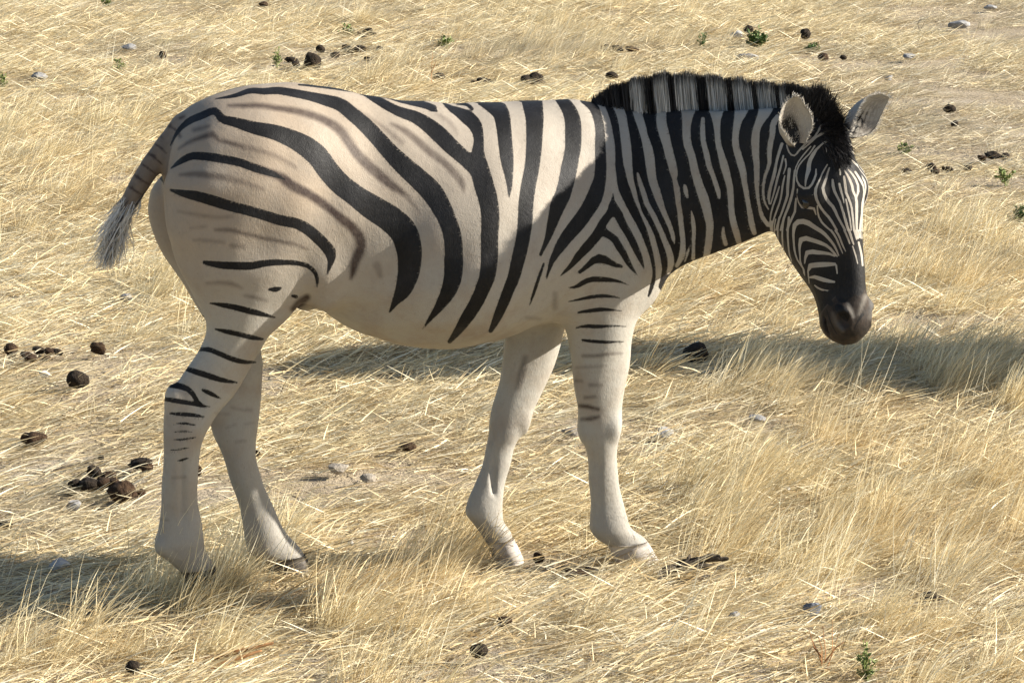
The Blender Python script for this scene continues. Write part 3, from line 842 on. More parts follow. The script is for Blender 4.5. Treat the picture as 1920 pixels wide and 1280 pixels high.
SHADOW += stroke_set(260, 420, 3.2, [
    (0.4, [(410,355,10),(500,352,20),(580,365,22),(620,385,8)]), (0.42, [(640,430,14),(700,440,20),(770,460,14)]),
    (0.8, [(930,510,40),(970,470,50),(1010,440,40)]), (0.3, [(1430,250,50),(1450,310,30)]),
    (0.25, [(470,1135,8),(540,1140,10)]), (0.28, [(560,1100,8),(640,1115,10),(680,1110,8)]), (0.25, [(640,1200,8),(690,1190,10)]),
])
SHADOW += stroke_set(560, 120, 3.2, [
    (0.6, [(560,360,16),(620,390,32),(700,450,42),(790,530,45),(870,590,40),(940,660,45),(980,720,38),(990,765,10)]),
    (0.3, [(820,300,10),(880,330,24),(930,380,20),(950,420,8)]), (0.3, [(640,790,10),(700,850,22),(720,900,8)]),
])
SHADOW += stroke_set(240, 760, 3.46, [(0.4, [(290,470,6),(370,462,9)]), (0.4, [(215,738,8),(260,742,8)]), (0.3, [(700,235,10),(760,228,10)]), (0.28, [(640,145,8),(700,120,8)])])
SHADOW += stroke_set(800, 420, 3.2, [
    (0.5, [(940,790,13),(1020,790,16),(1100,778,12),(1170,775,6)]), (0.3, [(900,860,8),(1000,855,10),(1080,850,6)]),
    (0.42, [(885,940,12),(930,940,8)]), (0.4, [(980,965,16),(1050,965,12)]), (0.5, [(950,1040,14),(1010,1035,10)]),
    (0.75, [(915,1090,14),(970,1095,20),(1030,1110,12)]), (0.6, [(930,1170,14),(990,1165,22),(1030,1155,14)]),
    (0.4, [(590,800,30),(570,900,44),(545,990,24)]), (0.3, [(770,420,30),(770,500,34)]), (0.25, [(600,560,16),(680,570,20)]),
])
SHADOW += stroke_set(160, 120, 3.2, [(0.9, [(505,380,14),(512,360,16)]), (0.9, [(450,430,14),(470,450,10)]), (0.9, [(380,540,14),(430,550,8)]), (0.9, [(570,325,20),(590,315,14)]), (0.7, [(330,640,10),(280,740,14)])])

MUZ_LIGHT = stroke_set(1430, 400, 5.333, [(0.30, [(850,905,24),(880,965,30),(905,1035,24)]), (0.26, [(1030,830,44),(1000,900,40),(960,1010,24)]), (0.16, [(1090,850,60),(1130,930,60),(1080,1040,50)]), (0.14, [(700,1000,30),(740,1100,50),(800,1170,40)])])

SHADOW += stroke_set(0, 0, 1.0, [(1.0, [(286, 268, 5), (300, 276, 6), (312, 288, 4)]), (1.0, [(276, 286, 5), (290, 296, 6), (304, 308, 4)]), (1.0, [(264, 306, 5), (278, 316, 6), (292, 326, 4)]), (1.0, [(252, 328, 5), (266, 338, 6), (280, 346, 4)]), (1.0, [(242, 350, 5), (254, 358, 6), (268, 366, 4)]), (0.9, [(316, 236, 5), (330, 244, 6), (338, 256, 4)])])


def paint(u, v, strokes, value, soft, target=None):
    """composite strokes: value moves to tone where a stroke covers it"""
    for tone, p in strokes:
        w = p[:, 2].max()
        m = np.where((u > p[:, 0].min() - w - 8) & (u < p[:, 0].max() + w + 8) & (v > p[:, 1].min() - w - 8) & (v < p[:, 1].max() + w + 8))[0]
        if not len(m): continue
        uu, vv, ss = u[m], v[m], soft[m]
        al = np.zeros(len(m))
        for a, b in zip(p[:-1], p[1:]):
            ab = b[:2] - a[:2]
            l2 = ab @ ab + 1e-9
            t = np.clip(((uu - a[0]) * ab[0] + (vv - a[1]) * ab[1]) / l2, 0, 1)
            dist = np.hypot(uu - a[0] - t * ab[0], vv - a[1] - t * ab[1])
            hw = (a[2] + (b[2] - a[2]) * t) / 2
            np.maximum(al, np.clip(0.5 + (hw - dist) / (2 * ss), 0, 1), out=al)
        value[m] = value[m] + (tone - value[m]) * al
    return value

def poly_alpha(u, v, poly, soft):
    p = np.asarray(poly, float)
    ins = np.zeros(len(u), bool)
    dist = np.full(len(u), 1e9)
    for (x0, y0), (x1, y1) in zip(p, np.roll(p, -1, 0)):
        c = (y0 > v) != (y1 > v)
        with np.errstate(divide='ignore', invalid='ignore'):
            ins ^= c & (u < (x1 - x0) * (v - y0) / (y1 - y0 + 1e-12) + x0)
        ab = np.array([x1 - x0, y1 - y0]); l2 = ab @ ab + 1e-9
        t = np.clip(((u - x0) * ab[0] + (v - y0) * ab[1]) / l2, 0, 1)
        dist = np.minimum(dist, np.hypot(u - x0 - t * ab[0], v - y0 - t * ab[1]))
    return np.clip(0.5 + np.where(ins, dist, -dist) / (2 * soft), 0, 1)

def coat_values(V):
    n = len(V)
    x, y, z = V.T
    hd = HEAD(x, y, z); tr = TRUNK(x, y, z)
    t, f, l = HEAD.coords(x, y, z)
    head = (hd < tr) & (hd < 0.05) & (t > -0.02)
    P = V.copy()
    yc = TRUNK.at(x, 0)
    far = ~head & (y > yc + 0.005) & (z > 0.62)
    P[far, 1] = 2 * yc[far] - y[far]
    # a head point on the hidden side takes the pattern of its mirror point
    c, r = 0.0, 1.0
    fl = head & (l < -0.066)
    P[fl] = HP + HD * t[fl, None] + HN * f[fl, None] + HL * (-l[fl, None])
    u, v = project(to_world(P))
    soft = np.where(head, np.where((t > 0.04) & (t < 0.45), 0.9, 1.3), 3.2)
    st = np.zeros(n)
    st = paint(u, v, DARK, st, soft)
    al = poly_alpha(u, v, NECK_POLY, soft) * (z > 0.55)
    st = st + (1 - st) * al
    st = paint(u, v, WHITE, st, soft)
    st = paint(u, v, DARK2, st, soft)
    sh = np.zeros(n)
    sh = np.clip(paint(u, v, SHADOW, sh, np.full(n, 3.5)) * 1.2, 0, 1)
    lite = paint(u, v, MUZ_LIGHT, np.zeros(n), np.full(n, 3.0)) * head
    mz = np.zeros(n)
    mz = np.where(head, np.clip((t - 0.415 - 0.75 * np.clip(0.045 - f, -0.03, 0.10)) / 0.04, 0, 1), 0)
    st = np.maximum(st * (1 - mz), 1.6 * np.sqrt(mz * (1 - mz)))
    mz = mz * (1 - lite)
    # nose bridge dark patch, nostril and mouth
    mouth = paint(u, v, MOUTH, np.zeros(n), np.full(n, 1.8)) * head
    st = np.maximum(st, mouth)
    # dusty tan over the croup and back, paler on legs and belly
    tan = np.clip((z - 0.75) / 0.35, 0, 1) * np.clip(1.15 - (x + 0.55) * 0.75, 0.1, 1)
    tan = np.where(head, 0.1, tan)
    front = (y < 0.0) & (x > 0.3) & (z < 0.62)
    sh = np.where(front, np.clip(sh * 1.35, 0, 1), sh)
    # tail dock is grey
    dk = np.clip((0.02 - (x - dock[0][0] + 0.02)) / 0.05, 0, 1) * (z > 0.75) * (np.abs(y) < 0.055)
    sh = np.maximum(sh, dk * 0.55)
    return st, np.clip(sh, 0, 1), mz, tan

zebra = empty('zebra', ZO, ZA)
tag(zebra, 'large striped zebra standing side-on in dry straw, head lowered and turned to the viewer', 'zebra', 'zebras on the dry grassland')

me = bpy.data.meshes.new('body')
nq = len(BQ)
nl = nq * 4 + sum(map(len, BP))
me.vertices.add(len(BV)); me.vertices.foreach_set('co', BV.astype(np.float32).ravel())
me.loops.add(nl)
me.loops.foreach_set('vertex_index', np.concatenate([BQ.ravel()] + [np.array(p) for p in BP]).astype(np.int32))
me.polygons.add(nq + len(BP))
ls = np.concatenate([np.arange(0, nq * 4, 4), nq * 4 + np.concatenate([[0], np.cumsum([len(p) for p in BP])[:-1]])]) if BP else np.arange(0, nq * 4, 4)
me.polygons.foreach_set('loop_start', ls.astype(np.int32))
me.update(calc_edges=True); me.validate()
me.polygons.foreach_set('use_smooth', np.ones(len(me.polygons), bool))
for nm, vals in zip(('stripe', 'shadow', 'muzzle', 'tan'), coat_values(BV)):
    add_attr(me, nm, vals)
me.materials.append(M_COAT)
body = bpy.data.objects.new('body', me)
scene.collection.objects.link(body); body.parent = zebra

# ------------------------------------------------------------------ short fur lying along the skin
def build_fur(n=200000):
    q = BQ
    A, B, Cc, D = (BV[q[:, i]] for i in range(4))
    nrm = np.cross(Cc - A, D - B)
    ar = np.linalg.norm(nrm, axis=1); nrm = nrm / (ar[:, None] + 1e-12)
    zc = A[:, 2]
    w = ar * (zc > 0.02)
    hd_ = HEAD.coords(A[:, 0], A[:, 1], A[:, 2])[0]
    eyes = np.array([hpt(0.215, 0.006, 0.090 * s_) for s_ in (1, -1)])
    for e_ in eyes: w = w * (np.linalg.norm(A - e_, axis=1) > 0.024)
    i = RNG.choice(len(q), n, p=w / w.sum())
    s, t = RNG.random((2, n))
    s, t = s[:, None], t[:, None]
    wt = [(1 - s) * (1 - t), s * (1 - t), s * t, (1 - s) * t]
    root = wt[0] * A[i] + wt[1] * B[i] + wt[2] * Cc[i] + wt[3] * D[i]
    N = nrm[i]
    flow = np.where(root[:, 2:3] < 0.55, np.array([[-0.15, 0, -1.0]]), np.array([[-1.0, 0, -0.45]]))
    head = (np.abs(HEAD(*root.T)) < 0.02) & (HEAD.coords(*root.T)[0] > 0)
    flow = np.where(head[:, None], HD[None] + 0 * flow, flow) + RNG.normal(0, 0.16, (n, 3))
    d = flow - N * np.sum(flow * N, 1, keepdims=True)
    d /= np.linalg.norm(d, axis=1, keepdims=True) + 1e-9
    ln = RNG.uniform(0.004, 0.009, n) * np.where(head, 0.55, 1.0)
    side = np.cross(d, N)
    wd = (RNG.uniform(0.0005, 0.0010, n) * np.where(head, 0.7, 1.0))[:, None] / 2
    root = root - N * 0.0008
    p1 = root + d * ln[:, None] * 0.55 + N * (ln * 0.13)[:, None]
    p2 = root + d * ln[:, None] + N * (ln * 0.15)[:, None]
    V = np.stack([root - side * wd, root + side * wd, p1 + side * wd * 0.8, p1 - side * wd * 0.8, p2 + side * wd * 0.25, p2 - side * wd * 0.25], 1).reshape(-1, 3)
    b = np.arange(n)[:, None] * 6
    Fq = np.concatenate([b + np.array([[0, 1, 2, 3]]), b + np.array([[3, 2, 4, 5]])])
    o = mesh_obj('fur', V, Fq, M_COAT, zebra)
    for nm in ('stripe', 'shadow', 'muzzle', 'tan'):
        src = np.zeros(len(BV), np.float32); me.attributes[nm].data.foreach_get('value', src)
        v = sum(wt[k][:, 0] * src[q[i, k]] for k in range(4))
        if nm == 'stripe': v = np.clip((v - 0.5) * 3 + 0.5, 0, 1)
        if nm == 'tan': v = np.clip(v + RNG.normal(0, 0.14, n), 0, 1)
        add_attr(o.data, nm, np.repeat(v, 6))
    tag(o, kind='stuff')
build_fur()

# ------------------------------------------------------------------ hair: ribbons that taper
def ribbons(name, roots, tips, bend, width, mat, parent, vals, seg=4, side=None):
    """roots, tips (n,3); bend (n,3) offset of the middle; vals(n, seg+1) stripe values"""
    n = len(roots)
    s = np.linspace(0, 1, seg + 1)[None, :, None]
    C = roots[:, None] * (1 - s) + tips[:, None] * s + bend[:, None] * (4 * s * (1 - s))
    T = (tips - roots); T /= np.linalg.norm(T, axis=1, keepdims=True) + 1e-9
    R = RNG.normal(size=(n, 3)) if side is None else side + RNG.normal(scale=0.5, size=(n, 3))
    S = np.cross(T, R); S /= np.linalg.norm(S, axis=1, keepdims=True) + 1e-9
    w = (width[:, None, None] if np.ndim(width) else width) * (1 - 0.75 * s**1.5) / 2
    A, B = C - S[:, None] * w, C + S[:, None] * w
    V = np.stack([A, B], 2).reshape(-1, 3)
    base = (np.arange(n) * (seg + 1) * 2)[:, None] + (np.arange(seg) * 2)[None]
    Fc = np.stack([base, base + 1, base + 3, base + 2], -1).reshape(-1, 4)
    o = mesh_obj(name, V, Fc, mat, parent)
    add_attr(o.data, 'stripe', np.repeat(vals, 2, 1).ravel())
    add_attr(o.data, 'tone', np.repeat(RNG.random(n), (seg + 1) * 2))
    return o

def build_mane():
    patches = [(1183, 1208), (1226, 1251), (1266, 1306), (1325, 1362), (1375, 1408), (1420, 1452), (1462, 1474), (1519, 1536)]
    base_px = np.array([(1118, 192), (1140, 196), (1200, 208), (1300, 210), (1400, 207), (1470, 208), (1500, 213), (1535, 232)], float)
    top_px = np.array([(1112, 181), (1150, 158), (1200, 141), (1250, 133), (1300, 134), (1360, 140), (1420, 148), (1475, 154), (1510, 156), (1535, 166)], float)
    n1 = 11000
    u = RNG.uniform(1114, 1535, n1)
    vb = np.interp(u, base_px[:, 0], base_px[:, 1]) + RNG.uniform(0, 10, n1)
    vt = np.interp(u, top_px[:, 0], top_px[:, 1]) + 1 + RNG.normal(0, 3.2, n1) + 5 + 2 * np.sin(u * 0.13) + 1.2 * np.sin(u * 0.31)
    roots = np.zeros((n1, 3)); tips = np.zeros((n1, 3))
    for i in range(n1):
        x0 = loc_at(u[i], vb[i], 0)[0]
        yc = float(TRUNK.at(x0, 0))
        yc = float(TRUNK.at(loc_at(u[i], vb[i], yc)[0], 0))
        j = np.clip(RNG.normal(0, 0.014), -0.03, 0.03)
        roots[i] = loc_at(u[i], vb[i], yc) + np.array([0, j, -0.012])
        tips[i] = loc_at(u[i] - 4 + RNG.normal(0, 1.6), vt[i], yc) + np.array([0, j * 0.5, 0])
    s = np.linspace(0, 1, 5)
    wh = np.zeros(n1)
    uj = u + RNG.normal(0, 1.2, n1)
    for a, b in patches: wh = np.maximum(wh, ((uj > a) & (uj < b)) * 1.0)
    tip_at = 0.86 + RNG.normal(0, 0.07, n1)
    val = np.where((s[None] < tip_at[:, None]) & (wh[:, None] > 0.5), 0.0, 1.0)
    # poll and forelock: along the head's midline, falling onto the forehead
    n2 = 8000
    tt = RNG.uniform(-0.045, 0.10, n2)
    aa = np.interp(tt, HEAD.t, HEAD.a)
    j = RNG.normal(0, 0.015, n2)
    r2 = HP + HD * tt[:, None] + HN * (aa - 0.012)[:, None] + HL * (j + 0.014)[:, None]
    k = np.clip((tt + 0.045) / 0.145, 0, 1)[:, None]
    dirs = (1 - k) * np.array([0.0, 0, 1.0]) + k * (HN * 0.38 + HD * 0.85) + 0.22 * (1 - k) * HN
    dirs /= np.linalg.norm(dirs, axis=1, keepdims=True)
    ln = np.interp(tt, [-0.055, 0.0, 0.06, 0.115], [0.046, 0.042, 0.036, 0.045])[:, None]
    t2 = r2 + dirs * ln * RNG.uniform(0.8, 1.08, (n2, 1)) + RNG.normal(0, 0.008, (n2, 3))
    v2 = np.ones((n2, 5))
    R = np.concatenate([roots, r2]); T = np.concatenate([tips, t2])
    n = n1 + n2
    ribbons('mane', R, T, RNG.normal(0, 0.002, (n, 3)), np.concatenate([RNG.uniform(0.0014, 0.003, n1), RNG.uniform(0.001, 0.0022, n2)]), M_MANE, zebra, np.concatenate([val, v2]))
build_mane()

def build_tail():
    n = 1800
    ctl = np.array([loc_at(u, v, 0.0) for u, v in ((260, 352), (240, 384), (222, 416), (211, 452), (203, 504))])
    q = RNG.random(n)**0.8
    i0 = q * 2.2
    a = np.stack([np.interp(i0, range(5), ctl[:, i]) for i in range(3)], -1)
    e0 = np.clip(i0 + RNG.uniform(1.2, 2.2, n), 0, 4)
    b = np.stack([np.interp(e0, range(5), ctl[:, i]) for i in range(3)], -1)
    side = RNG.normal(0, 1, n)
    a = a + RNG.normal(0, 0.008, (n, 3))
    sx = RNG.normal(-0.004, 0.020, n)
    b = b + np.stack([sx, RNG.normal(0, 0.014, n), np.zeros(n)], -1)
    dark = ((sx < -0.002) & (sx > -0.024) & (RNG.random(n) < 0.42)).astype(float)
    s = np.linspace(0, 1, 5)
    val = np.where(s[None] < 0.85, dark[:, None], dark[:, None] * 0.3)
    val = np.maximum(val, (1 - np.clip(i0 / 0.6, 0, 1))[:, None] * (s[None] < 0.3) * 0.6)
    ribbons('tail_tuft', a, b, RNG.normal(0, 0.006, (n, 3)), RNG.uniform(0.002, 0.004, n), M_TAIL, zebra, val)
build_tail()

def build_ear(base, tip, opening, half, streak=0.0):
    base, tip, opening = map(np.asarray, (base, tip, opening))
    ax = tip - base; Ln = np.linalg.norm(ax); ax = ax / Ln
    op = opening - ax * (opening @ ax); op = op / np.linalg.norm(op)
    sd_ = np.cross(ax, op)
    ns, nf = 22, 25
    S = np.linspace(0, 1, ns); PH = np.linspace(-1, 1, nf)
    prof = np.interp(S, [0, 0.12, 0.3, 0.5, 0.7, 0.85, 0.95, 1.0], [0.50, 0.72, 0.95, 1.0, 0.92, 0.74, 0.48, 0.12])
    wrap = np.interp(S, [0, 0.2, 0.6, 1.0], [2.5, 2.0, 1.45, 0.9])
    V, A, D = [], [], []
    for lay, off in ((0, 0.0), (1, -0.006)):
        for i, s in enumerate(S):
            for j, ph in enumerate(PH):
                r = half * prof[i] + off * (1 - 0.85 * abs(ph)**4)
                an = ph * wrap[i]
                wob = 1 + 0.05 * math.sin(9 * s + 4 * ph)
                p = base + ax * (s * Ln) + op * (-math.cos(an) * r * 0.85 + half * 0.35 * s) + sd_ * (math.sin(an) * r) * wob
                V.append(p)
                if lay == 0:
                    D.append(max(0.0, 1.0 - s / 0.18) * 0.8)
                else:
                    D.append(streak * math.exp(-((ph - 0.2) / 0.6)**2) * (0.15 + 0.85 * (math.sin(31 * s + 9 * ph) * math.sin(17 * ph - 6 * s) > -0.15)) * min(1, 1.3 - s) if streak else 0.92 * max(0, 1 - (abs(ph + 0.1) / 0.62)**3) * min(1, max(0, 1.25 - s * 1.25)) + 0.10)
    V = np.array(V); Fc = []
    m = ns * nf
    for lay in (0, 1):
        for i in range(ns - 1):
            for j in range(nf - 1):
                q = [lay * m + i * nf + j, lay * m + i * nf + j + 1, lay * m + (i + 1) * nf + j + 1, lay * m + (i + 1) * nf + j]
                Fc.append(q if lay == 0 else q[::-1])
    for i in range(ns - 1):
        for j in (0, nf - 1):
            a, b = i * nf + j, (i + 1) * nf + j
            Fc.append([a, b, b + m, a + m])
    o = mesh_obj('ear', V, Fc, M_COAT, zebra)
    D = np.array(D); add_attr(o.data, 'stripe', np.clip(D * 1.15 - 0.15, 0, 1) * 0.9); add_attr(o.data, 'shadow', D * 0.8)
    add_attr(o.data, 'muzzle', np.zeros(len(V))); add_attr(o.data, 'tan', np.zeros(len(V)))
    # pale hair along the rim and inside
    n = 700
    i = RNG.integers(1, ns, n); jj = np.where(RNG.random(n) < 0.5, 0, nf - 1)
    inner = RNG.random(n) < 0.45
    jj = np.where(inner, RNG.integers(2, nf - 2, n), jj)
    ro = V[m * inner + i * nf + jj]
    d = op * RNG.uniform(0.002, 0.007, (n, 1)) + ax * RNG.uniform(0.004, 0.012, (n, 1)) + RNG.normal(0, 0.003, (n, 3))
    h_ = ribbons('ear_hair', ro, ro + d, np.zeros((n, 3)), 0.0011, M_TAIL, o, np.where(inner[:, None], 0.35, 0.0) * np.ones((n, 3)), 2)
    return o

ey = HEAD_Y
e1b, e1t = loc_at(1494, 272, ey - 0.075), loc_at(1484, 180, ey - 0.085)
build_ear(e1b, e1t, dir_local(np.array([0.45, -0.9, 0.05])), 0.047)
e2b, e2t = loc_at(1590, 248, ey + 0.06), loc_at(1660, 180, ey + 0.075)
build_ear(e2b, e2t, dir_local(np.array([0.30, -0.9, -0.35])), 0.047, 0.85)

def build_eye(sgn):
    bm = bmesh.new()
    bmesh.ops.create_uvsphere(bm, u_segments=20, v_segments=14, radius=0.018)
    me = bpy.data.meshes.new('eye'); bm.to_mesh(me); bm.free()
    me.polygons.foreach_set('use_smooth', np.ones(len(me.polygons), bool))
    me.materials.append(M_EYE)
    o = bpy.data.objects.new('eye', me); scene.collection.objects.link(o); o.parent = zebra
    o.location = hpt(0.215, 0.006, 0.090 * sgn)
build_eye(1); build_eye(-1)

def build_hoof(pts, Y, ry, mat, label=None):
    """rows: v, u heel, u toe from coronet to sole"""
    V, Fc = [], []
    n = 20
    for k, (v, ul, ur) in enumerate(pts):
        a, b = loc_at(ul, v, Y), loc_at(ur, v, Y)
        c, r = (a + b) / 2, (b[0] - a[0]) / 2
        for q in range(n):
            an = 2 * math.pi * q / n
            w = ry * (1 + 0.10 * k / len(pts)) * (1.0 if math.cos(an) > -0.2 else 0.93)
            V.append((c[0] + r * math.cos(an), Y + w * math.sin(an), c[2]))
    for k in range(len(pts) - 1):
        for q in range(n):
            Fc.append([k * n + (q + 1) % n, k * n + q, (k + 1) * n + q, (k + 1) * n + (q + 1) % n])
    Fc.append(list(range((len(pts) - 1) * n, len(pts) * n)))
    Fc.append(list(range(n))[::-1])
    o = mesh_obj('hoof', V, Fc, mat, zebra)
    if label: o['label'] = label
build_hoof([(1064, 336, 403), (1070, 339, 407), (1092, 351, 417), (1110, 356, 425), (1114, 358, 425)], -0.12, 0.040, M_HOOF)
build_hoof([(1042, 496, 572), (1048, 498, 575), (1066, 504, 583), (1082, 508, 590), (1090, 512, 590)], 0.024, 0.039, M_HOOF)
build_hoof([(1016, 1138, 1213), (1022, 1141, 1217), (1042, 1151, 1229), (1060, 1156, 1240), (1064, 1158, 1240)], -0.112, 0.040, M_HOOFP, 'pale dusty hoof')
build_hoof([(1010, 911, 963), (1016, 914, 966), (1034, 921, 975), (1048, 924, 981), (1054, 927, 981)], 0.015, 0.036, M_HOOFP, 'pale dusty hoof')


# ------------------------------------------------------------------ a second zebra stands just out of the picture and throws its long shadow into it
def second_zebra():
    loc = on_ground(2560, 650)
    r = empty('zebra', loc, rad(6))
    r.scale = (1.2, 1.0, 1.2)
    tag(r, 'second zebra standing clear of the first, throwing the long shadow across the straw', 'zebra', 'zebras on the dry grassland')
    for ch in list(zebra.children):
        c = ch.copy(); scene.collection.objects.link(c); c.parent = r
        for g in list(ch.children):
            d = g.copy(); scene.collection.objects.link(d); d.parent = c
second_zebra()

for u_, v_ in ((548, 1088), (950, 1050), (520, 1088)):
    p_ = on_ground(u_, v_); KEEP_CLEAR.append((p_[0], p_[1] - 0.02, 0.03))

# ------------------------------------------------------------------ dung, stones, weeds and dead wood lying in the straw
def lump_mesh(name, r, mat, seed, rough=0.16, flat=0.0, sub=3, facet=0.0):
    rg = np.random.default_rng(seed)
    bm = bmesh.new()
    bmesh.ops.create_icosphere(bm, subdivisions=sub, radius=1.0)
    co = np.array([v.co[:] for v in bm.verts])
    d = np.zeros(len(co))
    for f_, a in ((1.6, 1.0), (3.1, 0.6), (6.0, 0.42), (11.0, 0.30)):
        for _ in range(3):
            k = rg.normal(size=3); k /= np.linalg.norm(k)
            d += a * np.sin(co @ k * f_ + rg.uniform(0, 6.3)) / 2
    s = 1 + rough * d
    if facet:
        for _ in range(9):
            k = rg.normal(size=3); k /= np.linalg.norm(k)
            h_ = rg.uniform(0.62, 0.85)
            p = (co * s[:, None]) @ k
            s = np.where(p > h_, s * h_ / np.maximum(p, 1e-6), s)
    co = co * s[:, None] * np.array(r)
    if flat: co[:, 2] = np.maximum(co[:, 2], -flat * r[2])
    for v, c in zip(bm.verts, co): v.co = c
    me = bpy.data.meshes.new(name); bm.to_mesh(me); bm.free()
    me.polygons.foreach_set('use_smooth', np.full(len(me.polygons), not facet))
    me.materials.append(mat)
    return me

def lump_thing(name, u, v, wpx, hpx, mat, label, cat, group, seed, rough=0.19, facet=0.0, depth=None, sink=0.15, rz=None):
    p = on_ground(u, v + hpx * 0.42)
    m = mpp(p) * 1.08
    KEEP_CLEAR.append((p[0], p[1], wpx * m / 2))
    rx, rz_ = wpx * m / 2, hpx * m / 2
    me = lump_mesh(name, (rx, depth * m if depth else rx * 0.85, rz_), mat, seed, rough, 0, 3, facet)
    o = bpy.data.objects.new(name, me); scene.collection.objects.link(o)
    o.location = (p[0], p[1], p[2] + rz_ * (1 - sink) + 0.018)
    o.rotation_euler = (0, 0, 0.3 * math.sin(seed) if rz is None else rz)
    tag(o, label, cat, group)
    return o

G_D, G_S = 'dung balls lying in the straw', 'stones lying in the straw'
for i, (u, v, w, h_, m, lab) in enumerate([
        (146, 726, 38, 32, M_DUNG, 'round dark dung ball alone on flattened straw left of the hind hock'),
        (62, 823, 46, 27, M_DUNGB, 'rusty brown flattened dung ball lying below and left of the round dark one'),
        (185, 663, 32, 26, M_DUNGB, 'small mid brown dung ball just above the round dark one'),
        (20, 665, 26, 24, M_DUNGB, 'brown dung ball at the edge beside the crumbled heap behind the hind leg'),
        (1306, 667, 42, 32, M_DUNG, 'black dung ball in the long shadow below the throat'),
        (1010, 1049, 22, 22, M_DUNGB, 'little brown dung ball just in front of the pale far front hoof'),
        (305, 111, 16, 16, M_DUNGB, 'tiny brown dung ball beyond the rump, next to a pale flat stone'),
        (495, 16, 18, 10, M_DUNGB, 'tiny tan brown dung ball farthest back, straight above the rump'),
        (600, 95, 18, 14, M_DUNG, 'small dark dung ball just above the tall upright dung lump'),
        (628, 104, 18, 13, M_DUNG, 'small dark dung ball right of the tall upright dung lump'),
        (1404, 63, 16, 14, M_DUNG, 'small dark dung ball tucked behind the bushiest green weed'),
        (1511, 76, 20, 20, M_DUNG, 'dark pointed dung lump standing over the low green weed'),
        (1543, 117, 18, 14, M_DUNGB, 'brown dung bit beyond the ears, left of an even smaller one'),
        (1581, 118, 12, 9, M_DUNG, 'smallest dark dung bit, directly beyond the far ear'),
        (1779, 213, 22, 15, M_DUNG, 'dark oval dung ball on bare ground right of the far ear'),
        (1790, 243, 13, 12, M_DUNG, 'small dark dung ball just below the oval one on bare ground'),
        (1146, 148, 22, 16, M_DUNG, 'small dark dung ball beyond the start of the mane'),
        (250, 1258, 26, 22, M_DUNG, 'dark dung lump half sunk in grass nearest the viewer on the left'),
        (898, 1246, 28, 22, M_DUNG, 'dark dung lump in grass nearest the viewer at the middle'),
        (946, 1187, 26, 20, M_DUNGB, 'brown dung lump behind the nearest dark lump at the middle'),
        (374, 893, 12, 18, M_DUNGB, 'brown dung ball peeping out behind the near hind cannon'),
        (482, 862, 14, 12, M_DUNGB, 'small brown dung bit touching the outline of the far hind leg'),
        (12, 975, 24, 14, M_DUNG, 'dark dung bit at the left edge above the hind leg shadow'),
        (765, 848, 32, 16, M_DUNGB, 'low brown dung lump on bare straw under the belly'),
        (1745, 1142, 44, 18, M_DUNG, 'flat dark dung lump in grass right of the blue grey stone'),
        (240, 97, 14, 10, M_DUNG, 'dark speck of dung against the pale flat stone beyond the rump'),
        (825, 148, 20, 14, M_DUNG, 'dark dung bit straight above the middle of the back')]):
    lump_thing('dung_ball', u, v, w, h_, m, lab, 'dung', G_D, 40 + i)

def pile(u, v, label, bits, group='dung heaps in the straw'):
    p = on_ground(u, v)
    m = mpp(p)
    for du, dv, w, h_, _ in bits:
        q = on_ground(u + du, v + dv + h_ * 0.4); KEEP_CLEAR.append((q[0], q[1], w * m / 2))
    r = empty('dung_heap', (p[0], p[1], p[2]))
    tag(r, label, 'dung heap', group)
    for i, (du, dv, w, h_, mat) in enumerate(bits):
        q = on_ground(u + du, v + dv + h_ * 0.4)
        me = lump_mesh('dung_ball', (w * m * 0.55, w * m * 0.46, h_ * m * 0.56), mat, int(u) + i * 7, 0.24)
        o = bpy.data.objects.new('dung_ball', me); scene.collection.objects.link(o); o.parent = r
        o.location = (q[0] - p[0], q[1] - p[1], q[2] - p[2] + h_ * m * 0.40 + 0.020)
        o.rotation_euler = (0.2 * math.sin(i), 0.2 * math.cos(i), i * 1.3)
D_, B_ = M_DUNG, M_DUNGB
pile(205, 905, 'biggest crumbled dung heap, dark and rusty, left of the near hind leg',
     [(-28, -14, 26, 22, D_), (-60, 4, 34, 18, D_), (-40, 6, 36, 22, D_), (-12, 2, 34, 24, B_), (12, 6, 26, 18, B_), (30, 16, 44, 34, B_), (60, 20, 22, 14, B_), (58, -28, 40, 18, D_), (72, -20, 24, 16, B_), (-15, -40, 12, 10, D_), (0, -6, 24, 16, B_)])
pile(75, 672, 'low crumbled brown dung heap between two single balls on the left',
     [(-6, -6, 22, 16, D_), (20, -2, 20, 12, B_), (-24, 6, 30, 12, B_), (34, -2, 18, 10, D_), (-14, 14, 44, 12, B_), (10, 10, 24, 10, B_)])
pile(585, 126, 'tall upright dark dung lump with crumbs beyond the croup', [(0, 0, 26, 34, D_), (-10, 2, 14, 22, D_), (-38, -8, 26, 12, D_), (-30, 2, 16, 10, D_), (8, 6, 16, 18, B_)])
pile(1000, 154, 'pair of dark dung balls touching, beyond the back', [(4, -2, 24, 24, D_), (-14, 2, 18, 18, D_), (-26, 8, 12, 8, D_), (12, 6, 20, 10, B_)])
pile(905, 156, 'flat dark dung crumbs left of the touching pair', [(0, 0, 26, 14, D_), (16, 4, 18, 10, D_), (-12, 4, 16, 8, B_)])
pile(690, 62, 'scattered dark dung crumbs beside a faint green weed at the back', [(0, -2, 18, 14, D_), (-14, 2, 14, 10, D_), (10, 2, 12, 8, D_), (-6, 8, 16, 8, B_)])
pile(672, 92, 'long low line of dark dung crumbs below the scattered ones', [(-18, 0, 24, 10, D_), (6, 0, 26, 10, D_), (40, -2, 14, 8, D_), (18, 18, 20, 8, D_), (-4, 2, 20, 8, B_)])
